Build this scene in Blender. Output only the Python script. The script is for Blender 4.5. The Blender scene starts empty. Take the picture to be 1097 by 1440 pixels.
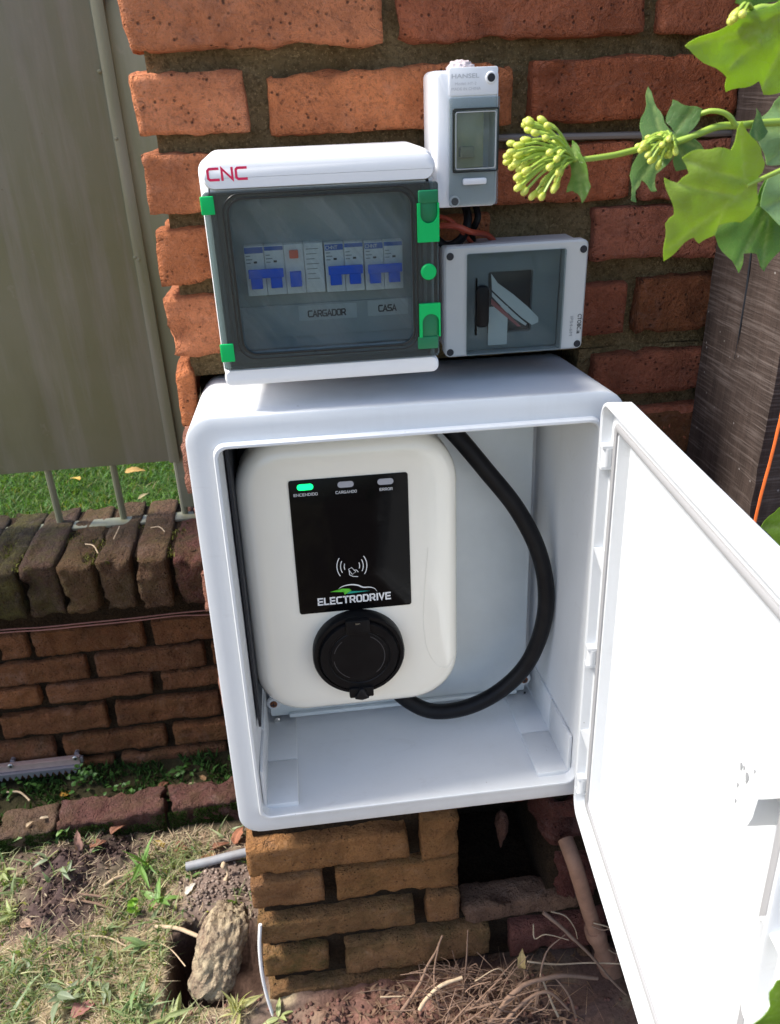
import bpy, bmesh, math, random
import numpy as np
from mathutils import Vector, Matrix, noise
random.seed(7); rng = np.random.default_rng(7)
S = bpy.context.scene
COL = S.collection
V = Vector

# ------------------------------------------------------------------ camera
FPX = 1150.0; CX, CY = 548.5, 720.0                 # measured on the 1097 x 1440 photograph
CAM = V((0.1122, -0.6954, 0.7634))
_d = V((88, 2230, FPX)).normalized()
_x = V((11950, -1080, FPX)).normalized(); _x = (_x - _d * _x.dot(_d)).normalized()
_u = -_d; _y = _u.cross(_x)
RW = Matrix((_x, _y, _u)).transposed()              # world -> camera (x right, y down, z forward)
RIGHT, DOWN, FWD = V(RW[0]), V(RW[1]), V(RW[2])
cam = bpy.data.objects.new('camera', bpy.data.cameras.new('camera')); COL.objects.link(cam)
m = Matrix.Identity(4)
for i in range(3):
    m[i][0] = RIGHT[i]; m[i][1] = -DOWN[i]; m[i][2] = -FWD[i]; m[i][3] = CAM[i]
cam.matrix_world = m
cam.data.sensor_fit = 'VERTICAL'; cam.data.sensor_height = 36.0; cam.data.sensor_width = 27.4
cam.data.lens = FPX / 1440 * 36
cam.data.clip_start = 0.02; cam.data.clip_end = 400
cam.data.dof.use_dof = True; cam.data.dof.focus_distance = 0.84; cam.data.dof.aperture_fstop = 15
S.camera = cam

# ------------------------------------------------------------------ light
SUN = V((-0.78, 0.09, 1.0)).normalized()
W = bpy.data.worlds.new('World'); S.world = W; W.use_nodes = True
nt = W.node_tree; bg = nt.nodes['Background']
sky = nt.nodes.new('ShaderNodeTexSky'); sky.sky_type = 'NISHITA'; sky.sun_disc = False
sky.sun_elevation = math.asin(SUN.z); sky.sun_rotation = math.atan2(SUN.x, SUN.y)
sky.air_density = 1.0; sky.dust_density = 2.0
nt.links.new(sky.outputs[0], bg.inputs[0]); bg.inputs[1].default_value = 0.142
sl = bpy.data.lights.new('sun', 'SUN'); sl.energy = 3.5; sl.angle = math.radians(10); sl.color = (1, 0.95, 0.87)
so = bpy.data.objects.new('sun', sl); COL.objects.link(so)
so.rotation_mode = 'QUATERNION'; so.rotation_quaternion = (-SUN).to_track_quat('-Z', 'Y'); so.location = (-4, 1, 6)
S.view_settings.view_transform = 'Standard'; S.view_settings.look = 'None'
S.view_settings.exposure = 1.0; S.view_settings.gamma = 1
try: S.view_settings.use_curve_mapping = False
except Exception: pass
S.render.engine = 'CYCLES'
S.cycles.use_denoising = True
S.cycles.max_bounces = 10; S.cycles.transparent_max_bounces = 16; S.cycles.diffuse_bounces = 5
S.cycles.sample_clamp_indirect = 6

# ------------------------------------------------------------------ measuring helpers (a pixel of the photo, met with a real plane)
def ray(u, v):
    return RW.transposed() @ V(((u - CX) / FPX, (v - CY) / FPX, 1.0))
def PY(u, v, y):
    r = ray(u, v); return CAM + r * ((y - CAM.y) / r.y)
def PZ(u, v, z):
    r = ray(u, v); return CAM + r * ((z - CAM.z) / r.z)
def PX(u, v, x):
    r = ray(u, v); return CAM + r * ((x - CAM.x) / r.x)
def PD(u, v, d):
    return CAM + ray(u, v) * d
TILT = Matrix.Rotation(math.radians(-3.45), 3, 'X') @ Matrix.Rotation(math.radians(0.43), 3, 'Y')
def PB(u, v, y):                                     # point in the tilted frame of the large white box
    n = TILT.col[1]; r = ray(u, v); t = (y - n.dot(CAM)) / n.dot(r)
    return TILT.transposed() @ (CAM + r * t)

# ------------------------------------------------------------------ mesh helpers
def nz(p, s, seed=0.0):
    return noise.noise(V((p[0] * s + seed * 7.13, p[1] * s - seed * 3.7, p[2] * s + seed * 1.9)))
def smooth(bm, ang=35):
    bm.normal_update()
    a = math.radians(ang)
    for f in bm.faces: f.smooth = True
    for e in bm.edges:
        e.smooth = len(e.link_faces) == 2 and e.calc_face_angle(0) < a
def finish(name, bm, mat, parent=None, shift=None, ang=35, fix=True):
    if fix: bmesh.ops.recalc_face_normals(bm, faces=bm.faces)
    smooth(bm, ang)
    if shift is not None: bmesh.ops.translate(bm, verts=bm.verts, vec=-V(shift))
    me = bpy.data.meshes.new(name); bm.to_mesh(me); bm.free()
    me.materials.append(mat)
    o = bpy.data.objects.new(name, me); COL.objects.link(o)
    if parent: o.parent = parent
    return o
def tag(o, label=None, cat=None, group=None, kind=None):
    if label: o['label'] = label
    if cat: o['category'] = cat
    if group: o['group'] = group
    if kind: o['kind'] = kind
    return o
def thing(name, label, cat, loc=(0, 0, 0), group=None, rot=None):
    o = bpy.data.objects.new(name, None); COL.objects.link(o); o.empty_display_size = 0.02
    if rot is not None: o.matrix_world = Matrix.Translation(loc) @ rot.to_4x4()
    else: o.location = loc
    return tag(o, label, cat, group)
def part(name, bm, mat, root, ang=35, label=None, world=True):
    top = root
    while top.parent: top = top.parent
    o = finish(name, bm, mat, root, top.location if world else None, ang)
    if label: o['label'] = label
    return o
def box(bm, x0, x1, y0, y1, z0, z1):
    vs = [bm.verts.new(p) for p in ((x0, y0, z0), (x1, y0, z0), (x1, y1, z0), (x0, y1, z0), (x0, y0, z1), (x1, y0, z1), (x1, y1, z1), (x0, y1, z1))]
    for f in ((0, 1, 5, 4), (1, 2, 6, 5), (2, 3, 7, 6), (3, 0, 4, 7), (4, 5, 6, 7), (3, 2, 1, 0)):
        bm.faces.new([vs[i] for i in f])
    return vs
def bbox(x0, x1, y0, y1, z0, z1, bev=0.0, seg=2):
    bm = bmesh.new(); box(bm, x0, x1, y0, y1, z0, z1)
    if bev: bmesh.ops.bevel(bm, geom=bm.edges[:], offset=bev, segments=seg, affect='EDGES', profile=0.5)
    return bm
def rrect(x0, x1, z0, z1, r, n=5):
    pts = []
    for cx, cz, a0 in ((x1 - r, z1 - r, 0), (x0 + r, z1 - r, 90), (x0 + r, z0 + r, 180), (x1 - r, z0 + r, 270)):
        for k in range(n + 1):
            a = math.radians(a0 + 90 * k / n); pts.append((cx + r * math.cos(a), cz + r * math.sin(a)))
    return pts
def ins(x0, x1, z0, z1, r, i, n=5, rmin=0.0015):
    return rrect(x0 + i, x1 - i, z0 + i, z1 - i, max(r - i, rmin), n)
def loft(bm, loops, cap0=True, cap1=True, closed=False):
    """loops: (outline in x,z ; y)"""
    rows = [[bm.verts.new((x, y, z)) for x, z in o] for o, y in loops]
    n = len(rows[0]); pairs = list(zip(rows, rows[1:]))
    if closed: pairs.append((rows[-1], rows[0]))
    for a, b in pairs:
        for i in range(n):
            bm.faces.new((a[i], a[(i + 1) % n], b[(i + 1) % n], b[i]))
    if not closed:
        if cap0: bm.faces.new(rows[0])
        if cap1: bm.faces.new(rows[-1][::-1])
    return bm
def slab(x0, x1, z0, z1, yf, yb, r=0.002, bev=0.0, n=4):
    bm = bmesh.new()
    L = [(rrect(x0, x1, z0, z1, r, n), yb)]
    if bev: L += [(rrect(x0, x1, z0, z1, r, n), yf + bev), (ins(x0, x1, z0, z1, r, bev * 0.3, n), yf + bev * 0.3), (ins(x0, x1, z0, z1, r, bev, n), yf)]
    else: L += [(rrect(x0, x1, z0, z1, r, n), yf)]
    return loft(bm, L)
def ring(xo, zo, xi, zi, yf, yb, ro, ri, n=5, bev=0.0008):
    o, i = rrect(xo[0], xo[1], zo[0], zo[1], ro, n), rrect(xi[0], xi[1], zi[0], zi[1], ri, n)
    ob = ins(xo[0], xo[1], zo[0], zo[1], ro, bev, n); ib = ins(xi[0], xi[1], zi[0], zi[1], ri, -bev, n)
    return loft(bmesh.new(), [(o, yb), (o, yf + bev), (ob, yf), (ib, yf), (i, yf + bev), (i, yb)], closed=True)
def catmull(pts, k=6):
    P = [V(p) for p in pts]; P = [P[0] * 2 - P[1]] + P + [P[-1] * 2 - P[-2]]; out = []
    for i in range(1, len(P) - 2):
        a, b, c, d = P[i - 1:i + 3]
        for j in range(k):
            t = j / k
            out.append(0.5 * ((2 * b) + (c - a) * t + (2 * a - 5 * b + 4 * c - d) * t * t + (3 * b - a - 3 * c + d) * t ** 3))
    return out + [P[-2]]
def tube(bm, pts, r, n=8, rough=0.0, cap=True, seed=0):
    pts = [V(p) for p in pts]; rows = []; prev = None
    for i, p in enumerate(pts):
        t = (pts[min(i + 1, len(pts) - 1)] - pts[max(i - 1, 0)]).normalized()
        if prev is None:
            a = V((0, 0, 1)) if abs(t.z) < 0.9 else V((1, 0, 0)); s = t.cross(a).normalized()
        else:
            s = (prev - t * prev.dot(t)).normalized()
        prev = s; q = t.cross(s)
        rr = r(i / max(1, len(pts) - 1)) if callable(r) else r
        row = []
        for k in range(n):
            a = 2 * math.pi * k / n; d = s * math.cos(a) + q * math.sin(a)
            w = rr * (1 + (rough * nz(p + d * rr, 0.6 / max(rr, 1e-4), seed) if rough else 0))
            row.append(bm.verts.new(p + d * w))
        rows.append(row)
    for a, b in zip(rows, rows[1:]):
        for k in range(n): bm.faces.new((a[k], a[(k + 1) % n], b[(k + 1) % n], b[k]))
    if cap: bm.faces.new(rows[0][::-1]); bm.faces.new(rows[-1])
    return bm
def disc(cx, cz, r, yf, yb, n=24, bev=0.0008):
    def c(q): return [(cx + q * math.cos(2 * math.pi * k / n), cz + q * math.sin(2 * math.pi * k / n)) for k in range(n)]
    return loft(bmesh.new(), [(c(r), yb), (c(r), yf + bev), (c(r - bev), yf)])
def circ_loops(cx, cz, prof, n=40):
    return loft(bmesh.new(), [([(cx + q * math.cos(2 * math.pi * k / n), cz + q * math.sin(2 * math.pi * k / n)) for k in range(n)], y) for q, y in prof])
def poly(pts, yf, yb):
    return loft(bmesh.new(), [(pts, yb), (pts, yf)])
def text(s, x, z, y, mat, root, h=None, w=None, bold=0.0, align='LEFT', name='lettering', rot=0, shear=0, space=1.0, world=True):
    cu = bpy.data.curves.new('t', 'FONT'); cu.body = s; cu.size = 1; cu.align_x = 'LEFT'; cu.offset = bold; cu.shear = shear
    cu.extrude = 0.0; cu.resolution_u = 3; cu.space_character = space
    to = bpy.data.objects.new('t', cu); COL.objects.link(to)
    dg = bpy.context.evaluated_depsgraph_get(); dg.update()
    me = bpy.data.meshes.new_from_object(to.evaluated_get(dg)); bpy.data.objects.remove(to); bpy.data.curves.remove(cu)
    xs = [v.co.x for v in me.vertices]; ys = [v.co.y for v in me.vertices]
    x0, x1, y0, y1 = min(xs), max(xs), min(ys), max(ys)
    sy = (h / (y1 - y0)) if h else w / (x1 - x0); sx = (w / (x1 - x0)) if w else sy
    a = math.radians(rot); ca, sa = math.cos(a), math.sin(a); off = {'LEFT': 0, 'CENTER': 0.5, 'RIGHT': 1}[align]
    bm = bmesh.new(); bm.from_mesh(me); bpy.data.meshes.remove(me)
    for v in bm.verts:
        px = (v.co.x - x0 - off * (x1 - x0)) * sx; pz = (v.co.y - y0) * sy
        v.co = V((x + px * ca - pz * sa, y, z + px * sa + pz * ca))
    top = root
    while top.parent: top = top.parent
    if world: bmesh.ops.translate(bm, verts=bm.verts, vec=-top.location)
    bm.faces.ensure_lookup_table(); bm.normal_update()
    if bm.faces and bm.faces[0].normal.y > 0: bmesh.ops.reverse_faces(bm, faces=bm.faces)
    me = bpy.data.meshes.new(name); bm.to_mesh(me); bm.free(); me.materials.append(mat)
    o = bpy.data.objects.new(name, me); COL.objects.link(o); o.parent = root
    return o

GLYPH = {'A': [[(0, 0), (.37, 1), (.74, 0)], [(.13, .3), (.61, .3)]], 'C': [[(.7, 1), (.12, 1), (0, .85), (0, .15), (.12, 0), (.7, 0)]], 'D': [[(0, 0), (0, 1), (.52, 1), (.7, .82), (.7, .18), (.52, 0), (0, 0)]],
 'E': [[(.64, 1), (0, 1), (0, 0), (.64, 0)], [(0, .5), (.58, .5)]], 'G': [[(.7, 1), (.12, 1), (0, .85), (0, .15), (.12, 0), (.7, 0), (.7, .45), (.4, .45)]], 'I': [[(.06, 0), (.06, 1)]], 'L': [[(0, 1), (0, 0), (.58, 0)]],
 'N': [[(0, 0), (0, 1), (.7, 0), (.7, 1)]], 'O': [[(.14, 0), (.56, 0), (.7, .16), (.7, .84), (.56, 1), (.14, 1), (0, .84), (0, .16), (.14, 0)]], 'R': [[(0, 0), (0, 1), (.55, 1), (.68, .88), (.68, .55), (.55, .42), (0, .42)], [(.36, .42), (.7, 0)]],
 'S': [[(.68, 1), (.12, 1), (0, .87), (0, .62), (.12, .5), (.56, .5), (.68, .38), (.68, .12), (.56, 0), (0, 0)]], 'T': [[(0, 1), (.7, 1)], [(.35, 1), (.35, 0)]], 'V': [[(0, 1), (.35, 0), (.7, 1)]], 'H': [[(0, 0), (0, 1)], [(.7, 0), (.7, 1)], [(0, .5), (.7, .5)]]}
def strokes(txt, x, z, y, w, h, mat, root, weight=0.16, gap=0.28, world=True, align='LEFT', name='lettering'):
    """capital letters drawn with strokes of even width"""
    adv = [max(p[0] for l in GLYPH[c] for p in l) for c in txt]; tot = sum(adv) + gap * (len(txt) - 1); k = (w - weight * h) / tot; hh = h * (1 - weight)
    x0 = x - (w / 2 if align == 'CENTER' else 0) + weight * h / 2; bm = bmesh.new(); wd = weight * h / 2
    for c, a in zip(txt, adv):
        for L in GLYPH[c]:
            P = [V((x0 + p[0] * k, z + wd + p[1] * hh)) for p in L]; closed = (P[0] - P[-1]).length < 1e-9; row = []
            for i, p in enumerate(P):
                pr = P[i - 1] if i else (P[-2] if closed else None); nx_ = P[i + 1] if i < len(P) - 1 else (P[1] if closed else None)
                d1 = (p - pr).normalized() if pr is not None else (nx_ - p).normalized(); d2 = (nx_ - p).normalized() if nx_ is not None else d1
                n1 = V((-d1.y, d1.x)); n2 = V((-d2.y, d2.x)); mm = (n1 + n2); mm = mm.normalized() if mm.length > 1e-6 else n1; mm = mm * (wd / max(0.45, mm.dot(n1)))
                e = V((0, 0))
                if pr is None: e = -d2 * wd * 0.9
                if nx_ is None: e = d1 * wd * 0.9
                row.append((bm.verts.new((p.x + e.x + mm.x, y, p.y + e.y + mm.y)), bm.verts.new((p.x + e.x - mm.x, y, p.y + e.y - mm.y))))
            for p, q_ in zip(row, row[1:]): bm.faces.new((p[0], p[1], q_[1], q_[0]))
        x0 += (a + gap) * k
    bm.normal_update()
    for f in bm.faces:
        if f.normal.y > 0: f.normal_flip()
    top = root
    while top.parent: top = top.parent
    if world: bmesh.ops.translate(bm, verts=bm.verts, vec=-top.location)
    me = bpy.data.meshes.new(name); bm.to_mesh(me); bm.free(); me.materials.append(mat)
    o = bpy.data.objects.new(name, me); COL.objects.link(o); o.parent = root; return o

# ------------------------------------------------------------------ materials
class NT:
    def __init__(s, name):
        s.m = bpy.data.materials.new(name); s.m.use_nodes = True; s.t = s.m.node_tree; s.n = s.t.nodes; s.p = s.n['Principled BSDF']; s.out = s.n['Material Output']
    def new(s, t, **k):
        n = s.n.new('ShaderNode' + t)
        for a, b in k.items():
            if hasattr(n, a): setattr(n, a, b)
        return n
    def link(s, a, b): s.t.links.new(a, b)
    def coord(s, kind='Object'):
        return s.new('TexCoord').outputs[kind]
    def noise(s, scale, detail=4, rough=0.55, co=None, stretch=None, dist=0):
        n = s.new('TexNoise'); n.inputs['Scale'].default_value = scale; n.inputs['Detail'].default_value = detail; n.inputs['Roughness'].default_value = rough; n.inputs['Distortion'].default_value = dist
        c = co or s.coord()
        if stretch:
            mp = s.new('Mapping'); mp.inputs['Scale'].default_value = stretch; s.link(c, mp.inputs[0]); c = mp.outputs[0]
        s.link(c, n.inputs['Vector']); return n.outputs['Fac']
    def ramp(s, fac, stops):
        r = s.new('ValToRGB'); e = r.color_ramp.elements
        while len(e) < len(stops): e.new(0.5)
        for el, (p, c) in zip(e, stops):
            el.position = p; el.color = (c, c, c, 1) if isinstance(c, (int, float)) else (*c, 1)
        s.link(fac, r.inputs[0]); return r.outputs[0]
    def mix(s, fac, a, b, mode='MIX'):
        n = s.new('Mix'); n.data_type = 'RGBA'; n.blend_type = mode
        for val, i in ((fac, 0), (a, 6), (b, 7)):
            if isinstance(val, bpy.types.NodeSocket): s.link(val, n.inputs[i])
            elif i == 0: n.inputs[0].default_value = val
            else: n.inputs[i].default_value = (*val, 1) if len(val) == 3 else val
        return n.outputs[2]
    def math(s, op, a, b=None, clamp=False):
        n = s.new('Math'); n.operation = op; n.use_clamp = clamp
        for i, val in enumerate((a, b)):
            if val is None: continue
            if isinstance(val, bpy.types.NodeSocket): s.link(val, n.inputs[i])
            else: n.inputs[i].default_value = val
        return n.outputs[0]
    def col(s, c):
        if isinstance(c, bpy.types.NodeSocket): s.link(c, s.p.inputs['Base Color'])
        else: s.p.inputs['Base Color'].default_value = (*c, 1)
    def rough(s, r):
        if isinstance(r, bpy.types.NodeSocket): s.link(r, s.p.inputs['Roughness'])
        else: s.p.inputs['Roughness'].default_value = r
    def bump(s, h, strength=0.5, dist=0.002, prev=None):
        b = s.new('Bump'); b.inputs['Strength'].default_value = strength; b.inputs['Distance'].default_value = dist
        s.link(h, b.inputs['Height'])
        if prev is not None: s.link(prev, b.inputs['Normal'])
        s.link(b.outputs[0], s.p.inputs['Normal']); return b.outputs[0]
    def voro(s, scale, feature='F1', co=None, rnd=1.0):
        n = s.new('TexVoronoi'); n.feature = feature; n.inputs['Scale'].default_value = scale; n.inputs['Randomness'].default_value = rnd
        s.link(co or s.coord(), n.inputs['Vector']); return n.outputs['Distance']
def plain(name, c, rough=0.4, metal=0.0, dirt=0.12, scale=30, bump=0.04, coat=0.0, dirtc=None, spec=0.5):
    t = NT(name); a = t.noise(scale, 5, 0.6); b = t.noise(scale * 6, 3, 0.6)
    d = t.ramp(a, [(0.35, 0), (0.75, 1)])
    dc = dirtc or tuple(x * 0.6 for x in c)
    t.col(t.mix(t.math('MULTIPLY', d, dirt), c, dc))
    t.rough(t.math('ADD', t.math('MULTIPLY', b, 0.14), rough - 0.07, True))
    t.p.inputs['Metallic'].default_value = metal; t.p.inputs['Specular IOR Level'].default_value = spec
    if coat: t.p.inputs['Coat Weight'].default_value = coat; t.p.inputs['Coat Roughness'].default_value = 0.04
    if bump: t.bump(b, bump, 0.001)
    return t.m
def smoked(name, tint, gloss=0.05, haze=(0.1, 0.12, 0.12), hz=0.1, scratch_glare=0.0, spec=1.0):
    t = NT(name); t.n.remove(t.p)
    tr = t.new('BsdfTransparent'); tr.inputs[0].default_value = (*tint, 1)
    di = t.new('BsdfDiffuse'); di.inputs[0].default_value = (*haze, 1)
    gl = t.new('BsdfGlossy'); gl.inputs['Roughness'].default_value = gloss
    f = t.new('Fresnel'); f.inputs[0].default_value = 1.45
    m1 = t.new('MixShader'); m2 = t.new('MixShader')
    if scratch_glare:
        mp_ = t.new('Mapping'); mp_.inputs['Rotation'].default_value = (0, math.radians(38), 0); t.link(t.coord(), mp_.inputs[0]); s1 = t.noise(13, 6, 0.75, mp_.outputs[0], (1.3, 1, 0.25), 0.9)
        hzv = t.math('ADD', t.math('MULTIPLY', t.ramp(s1, [(0.45, 0), (0.8, 1)]), scratch_glare), hz)  # diagonal glare and scratch streaks painted in as pale haze
        t.link(hzv, m1.inputs[0])
    else: m1.inputs[0].default_value = hz
    t.link(tr.outputs[0], m1.inputs[1]); t.link(di.outputs[0], m1.inputs[2])
    fm = t.math('MULTIPLY', f.outputs[0], spec)
    t.link(fm, m2.inputs[0]); t.link(m1.outputs[0], m2.inputs[1]); t.link(gl.outputs[0], m2.inputs[2])
    t.link(m2.outputs[0], t.out.inputs[0]); return t.m
def emis(name, c, e):
    t = NT(name); t.col(tuple(x * 0.5 for x in c)); t.p.inputs['Emission Color'].default_value = (*c, 1); t.p.inputs['Emission Strength'].default_value = e; t.rough(0.3)
    return t.m

def brick_mat():
    t = NT('brick'); oi = t.new('ObjectInfo'); co = t.coord()
    vv = t.new('Vector' + 'Math'); vv.operation = 'ADD'; t.link(co, vv.inputs[0])
    rv = t.math('MULTIPLY', oi.outputs['Random'], 37.0); t.link(rv, vv.inputs[1]); c = vv.outputs[0]
    big = t.noise(14, 5, 0.6, c); mid = t.noise(75, 6, 0.7, c); fine = t.noise(420, 4, 0.75, c); grit = t.noise(190, 4, 0.75, c)
    base = oi.outputs['Color']
    dark = t.mix(1.0, base, (0.50, 0.46, 0.50, 1), 'MULTIPLY'); lite = t.mix(1.0, base, (1.35, 1.38, 1.40, 1), 'MULTIPLY')
    k = t.mix(t.ramp(big, [(0.3, 0), (0.7, 1)]), t.mix(0.5, dark, base), lite)
    k = t.mix(t.math('MULTIPLY', t.ramp(mid, [(0.50, 0), (0.72, 1)]), 0.6), k, dark)
    k = t.mix(t.math('MULTIPLY', t.ramp(grit, [(0.52, 0), (0.64, 1)]), 0.42), k, t.mix(1.0, dark, (0.75, 0.72, 0.72, 1), 'MULTIPLY'))
    k = t.mix(t.math('MULTIPLY', t.ramp(fine, [(0.52, 0), (0.70, 1)]), 0.35), k, t.mix(0.5, lite, (0.45, 0.33, 0.26, 1)))
    dust = t.math('MULTIPLY', t.ramp(t.noise(20, 7, 0.78, c, dist=0.8), [(0.54, 0), (0.70, 1)]), 0.42)
    k = t.mix(dust, k, t.mix(0.45, t.mix(1.0, base, (1.5, 1.6, 1.7, 1), 'MULTIPLY'), (0.42, 0.34, 0.31, 1)))
    # lichen / moss, amount carried by the object's alpha
    al = t.math('SUBTRACT', 1.0, oi.outputs['Alpha'])
    moss = t.math('MULTIPLY', t.ramp(t.noise(26, 6, 0.7, c), [(0.42, 0), (0.62, 1)]), al)
    k = t.mix(moss, k, (0.10, 0.085, 0.022))
    # pores
    po = t.voro(150, co=c); pore = t.math('MULTIPLY', t.ramp(po, [(0.10, 1), (0.26, 0)]), t.ramp(t.noise(45, 3, 0.6, c), [(0.46, 0), (0.58, 1)]))
    # cracks
    wc = t.new('Vector' + 'Math'); wc.operation = 'ADD'; t.link(c, wc.inputs[0])
    wn = t.new('TexNoise'); wn.inputs['Scale'].default_value = 35; t.link(c, wn.inputs['Vector'])
    ws = t.new('Vector' + 'Math'); ws.operation = 'SCALE'; ws.inputs['Scale'].default_value = 0.06; t.link(wn.outputs['Color'], ws.inputs[0]); t.link(ws.outputs[0], wc.inputs[1])
    cr = t.voro(28, 'DISTANCE_TO_EDGE', wc.outputs[0]); crack = t.math('MULTIPLY', t.ramp(cr, [(0.0, 1), (0.022, 0)]), t.ramp(t.noise(17, 3, 0.6, c), [(0.63, 0), (0.70, 1)]))
    hole = t.math('MAXIMUM', pore, crack)
    k = t.mix(t.math('MULTIPLY', hole, 0.75), k, (0.03, 0.018, 0.012))
    t.col(k); t.rough(0.9); t.p.inputs['Specular IOR Level'].default_value = 0.25
    h = t.math('SUBTRACT', t.math('ADD', t.math('MULTIPLY', mid, 1.1), t.math('ADD', t.math('MULTIPLY', grit, 0.6), t.math('MULTIPLY', fine, 0.25))), t.math('MULTIPLY', hole, 0.9))
    lump = t.math('MULTIPLY', t.noise(38, 5, 0.7, c, dist=1.0), 1.6)
    hh = t.math('ADD', h, lump)
    pit_shade = t.math('MULTIPLY', t.ramp(t.math('ADD', t.math('MULTIPLY', mid, 0.55), t.math('MULTIPLY', grit, 0.45)), [(0.36, 1), (0.47, 0)]), 0.42)  # shade of the pits, painted into the brick colour
    k = t.mix(pit_shade, k, t.mix(1.0, base, (0.28, 0.24, 0.24, 1), 'MULTIPLY')); t.col(k)
    t.bump(hh, 1.0, 0.014)
    return t.m
def mortar_mat(name, c1, c2):
    t = NT(name); a = t.noise(18, 6, 0.65); f = t.noise(220, 5, 0.7); g = t.noise(60, 4, 0.6)
    k = t.mix(t.ramp(a, [(0.3, 0), (0.7, 1)]), c1, c2); k = t.mix(t.math('MULTIPLY', t.ramp(f, [(0.48, 0), (0.62, 1)]), 0.6), k, tuple(x * 0.45 for x in c1)); k = t.mix(t.math('MULTIPLY', t.ramp(t.noise(340, 3, 0.7), [(0.56, 0), (0.66, 1)]), 0.5), k, tuple(min(1, x * 1.7) for x in c2))
    t.col(k); t.rough(0.95); t.p.inputs['Specular IOR Level'].default_value = 0.15
    t.bump(t.math('ADD', f, t.math('MULTIPLY', g, 1.6)), 1.0, 0.012); return t.m
def attr_mat(name, rough=0.6, trans=0.0, bump=0.0, bs=200, spec=0.4, attr='col', detail=0.25, ns=120, veins=0):
    t = NT(name); a = t.new('Attribute'); a.attribute_name = attr; c = a.outputs['Color']
    n = t.noise(ns, 4, 0.6)
    c2 = t.mix(t.math('MULTIPLY', t.ramp(n, [(0.3, 0), (0.75, 1)]), detail), c, t.mix(1.0, c, (0.45, 0.45, 0.45, 1), 'MULTIPLY'))
    t.col(c2); t.rough(rough); t.p.inputs['Specular IOR Level'].default_value = spec
    if veins:
        ve = t.ramp(t.voro(veins, 'DISTANCE_TO_EDGE'), [(0.0, 1), (0.045, 0)]); fl = t.ramp(t.noise(35, 5, 0.7), [(0.56, 0), (0.70, 1)])
        c = t.mix(t.math('MULTIPLY', ve, 0.22), c, (0.42, 0.50, 0.20)); c = t.mix(t.math('MULTIPLY', fl, 0.30), c, t.mix(1.0, c, (0.75, 0.62, 0.5, 1), 'MULTIPLY')); t.col(c)
        t.bump(t.math('ADD', t.math('MULTIPLY', ve, -0.6), t.noise(bs, 4, 0.6)), bump, 0.002)
    elif bump: t.bump(t.noise(bs, 4, 0.6), bump, 0.002)
    if trans:
        tl = t.new('BsdfTranslucent'); t.link(t.mix(1.0, c, (1.7, 1.75, 0.6, 1), 'MULTIPLY'), tl.inputs[0])
        mx = t.new('MixShader'); mx.inputs[0].default_value = trans
        t.link(t.p.outputs[0], mx.inputs[1]); t.link(tl.outputs[0], mx.inputs[2]); t.link(mx.outputs[0], t.out.inputs[0])
    return t.m

M = {}
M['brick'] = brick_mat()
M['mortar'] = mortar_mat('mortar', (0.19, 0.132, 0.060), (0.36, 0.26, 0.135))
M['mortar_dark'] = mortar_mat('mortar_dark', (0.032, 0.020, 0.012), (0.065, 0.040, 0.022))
M['white'] = plain('white_plastic', (0.80, 0.81, 0.83), 0.38, dirt=0.05, scale=12, bump=0.03)
def box_mat():
    t = NT('box_plastic'); co = t.coord(); a = t.noise(9, 6, 0.65, co); st = t.noise(4, 6, 0.7, co, (5, 5, 0.5), 0.4); sm = t.noise(10, 7, 0.75, co, (1.5, 4, 3), 1.0)
    k = t.mix(t.math('MULTIPLY', t.ramp(a, [(0.4, 0), (0.75, 1)]), 0.10), (0.64, 0.66, 0.68), (0.46, 0.46, 0.45))
    k = t.mix(t.math('MULTIPLY', t.ramp(st, [(0.52, 0), (0.75, 1)]), 0.16), k, (0.42, 0.42, 0.40))
    k = t.mix(t.math('MULTIPLY', t.ramp(sm, [(0.58, 0), (0.74, 1)]), 0.22), k, (0.40, 0.38, 0.36))
    sp = t.voro(55, co=co); gate_ = t.ramp(t.noise(130, 2, 0.5, co), [(0.62, 0), (0.66, 1)])
    k = t.mix(t.math('MULTIPLY', t.math('MULTIPLY', t.ramp(sp, [(0.05, 1), (0.10, 0)]), gate_), 0.6), k, (0.2, 0.17, 0.14))
    t.col(k); t.rough(t.math('ADD', t.math('MULTIPLY', sm, 0.25), 0.30)); t.bump(t.noise(240, 3, 0.6, co), 0.05, 0.001); return t.m
M['box'] = box_mat()
M['grey_pl'] = plain('grey_plastic', (0.50, 0.51, 0.50), 0.45, dirt=0.08, bump=0.05)
M['cream'] = plain('cream_shell', (0.80, 0.78, 0.70), 0.16, dirt=0.02, bump=0.0, coat=0.8)
M['screen'] = plain('black_glass', (0.003, 0.003, 0.0035), 0.10, dirt=0.0, bump=0.0, spec=0.10)
M['black'] = plain('black_plastic', (0.004, 0.004, 0.005), 0.36, spec=0.13, dirt=0.3, bump=0.05, dirtc=(0.02, 0.02, 0.02))
M['rubber'] = plain('black_rubber', (0.004, 0.004, 0.006), 0.45, spec=0.18, dirt=0.3, bump=0.08, dirtc=(0.025, 0.025, 0.025))
M['groove'] = plain('groove_line', (0.06, 0.06, 0.065), 0.35, dirt=0.1, bump=0)
M['near_black'] = plain('near_black_fill', (0.010, 0.012, 0.018), 0.6, bump=0.05)
M['zinc'] = plain('galvanised_plate', (0.64, 0.69, 0.71), 0.42, metal=0.15, dirt=0.25, scale=20, bump=0.04, dirtc=(0.40, 0.45, 0.47))
M['screw'] = plain('screw_metal', (0.65, 0.65, 0.62), 0.28, metal=0.9, dirt=0.3, scale=200, bump=0)
M['rust_screw'] = plain('rusty_screw', (0.22, 0.08, 0.035), 0.7, metal=0.2, dirt=0.5, scale=400, bump=0.2)
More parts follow.
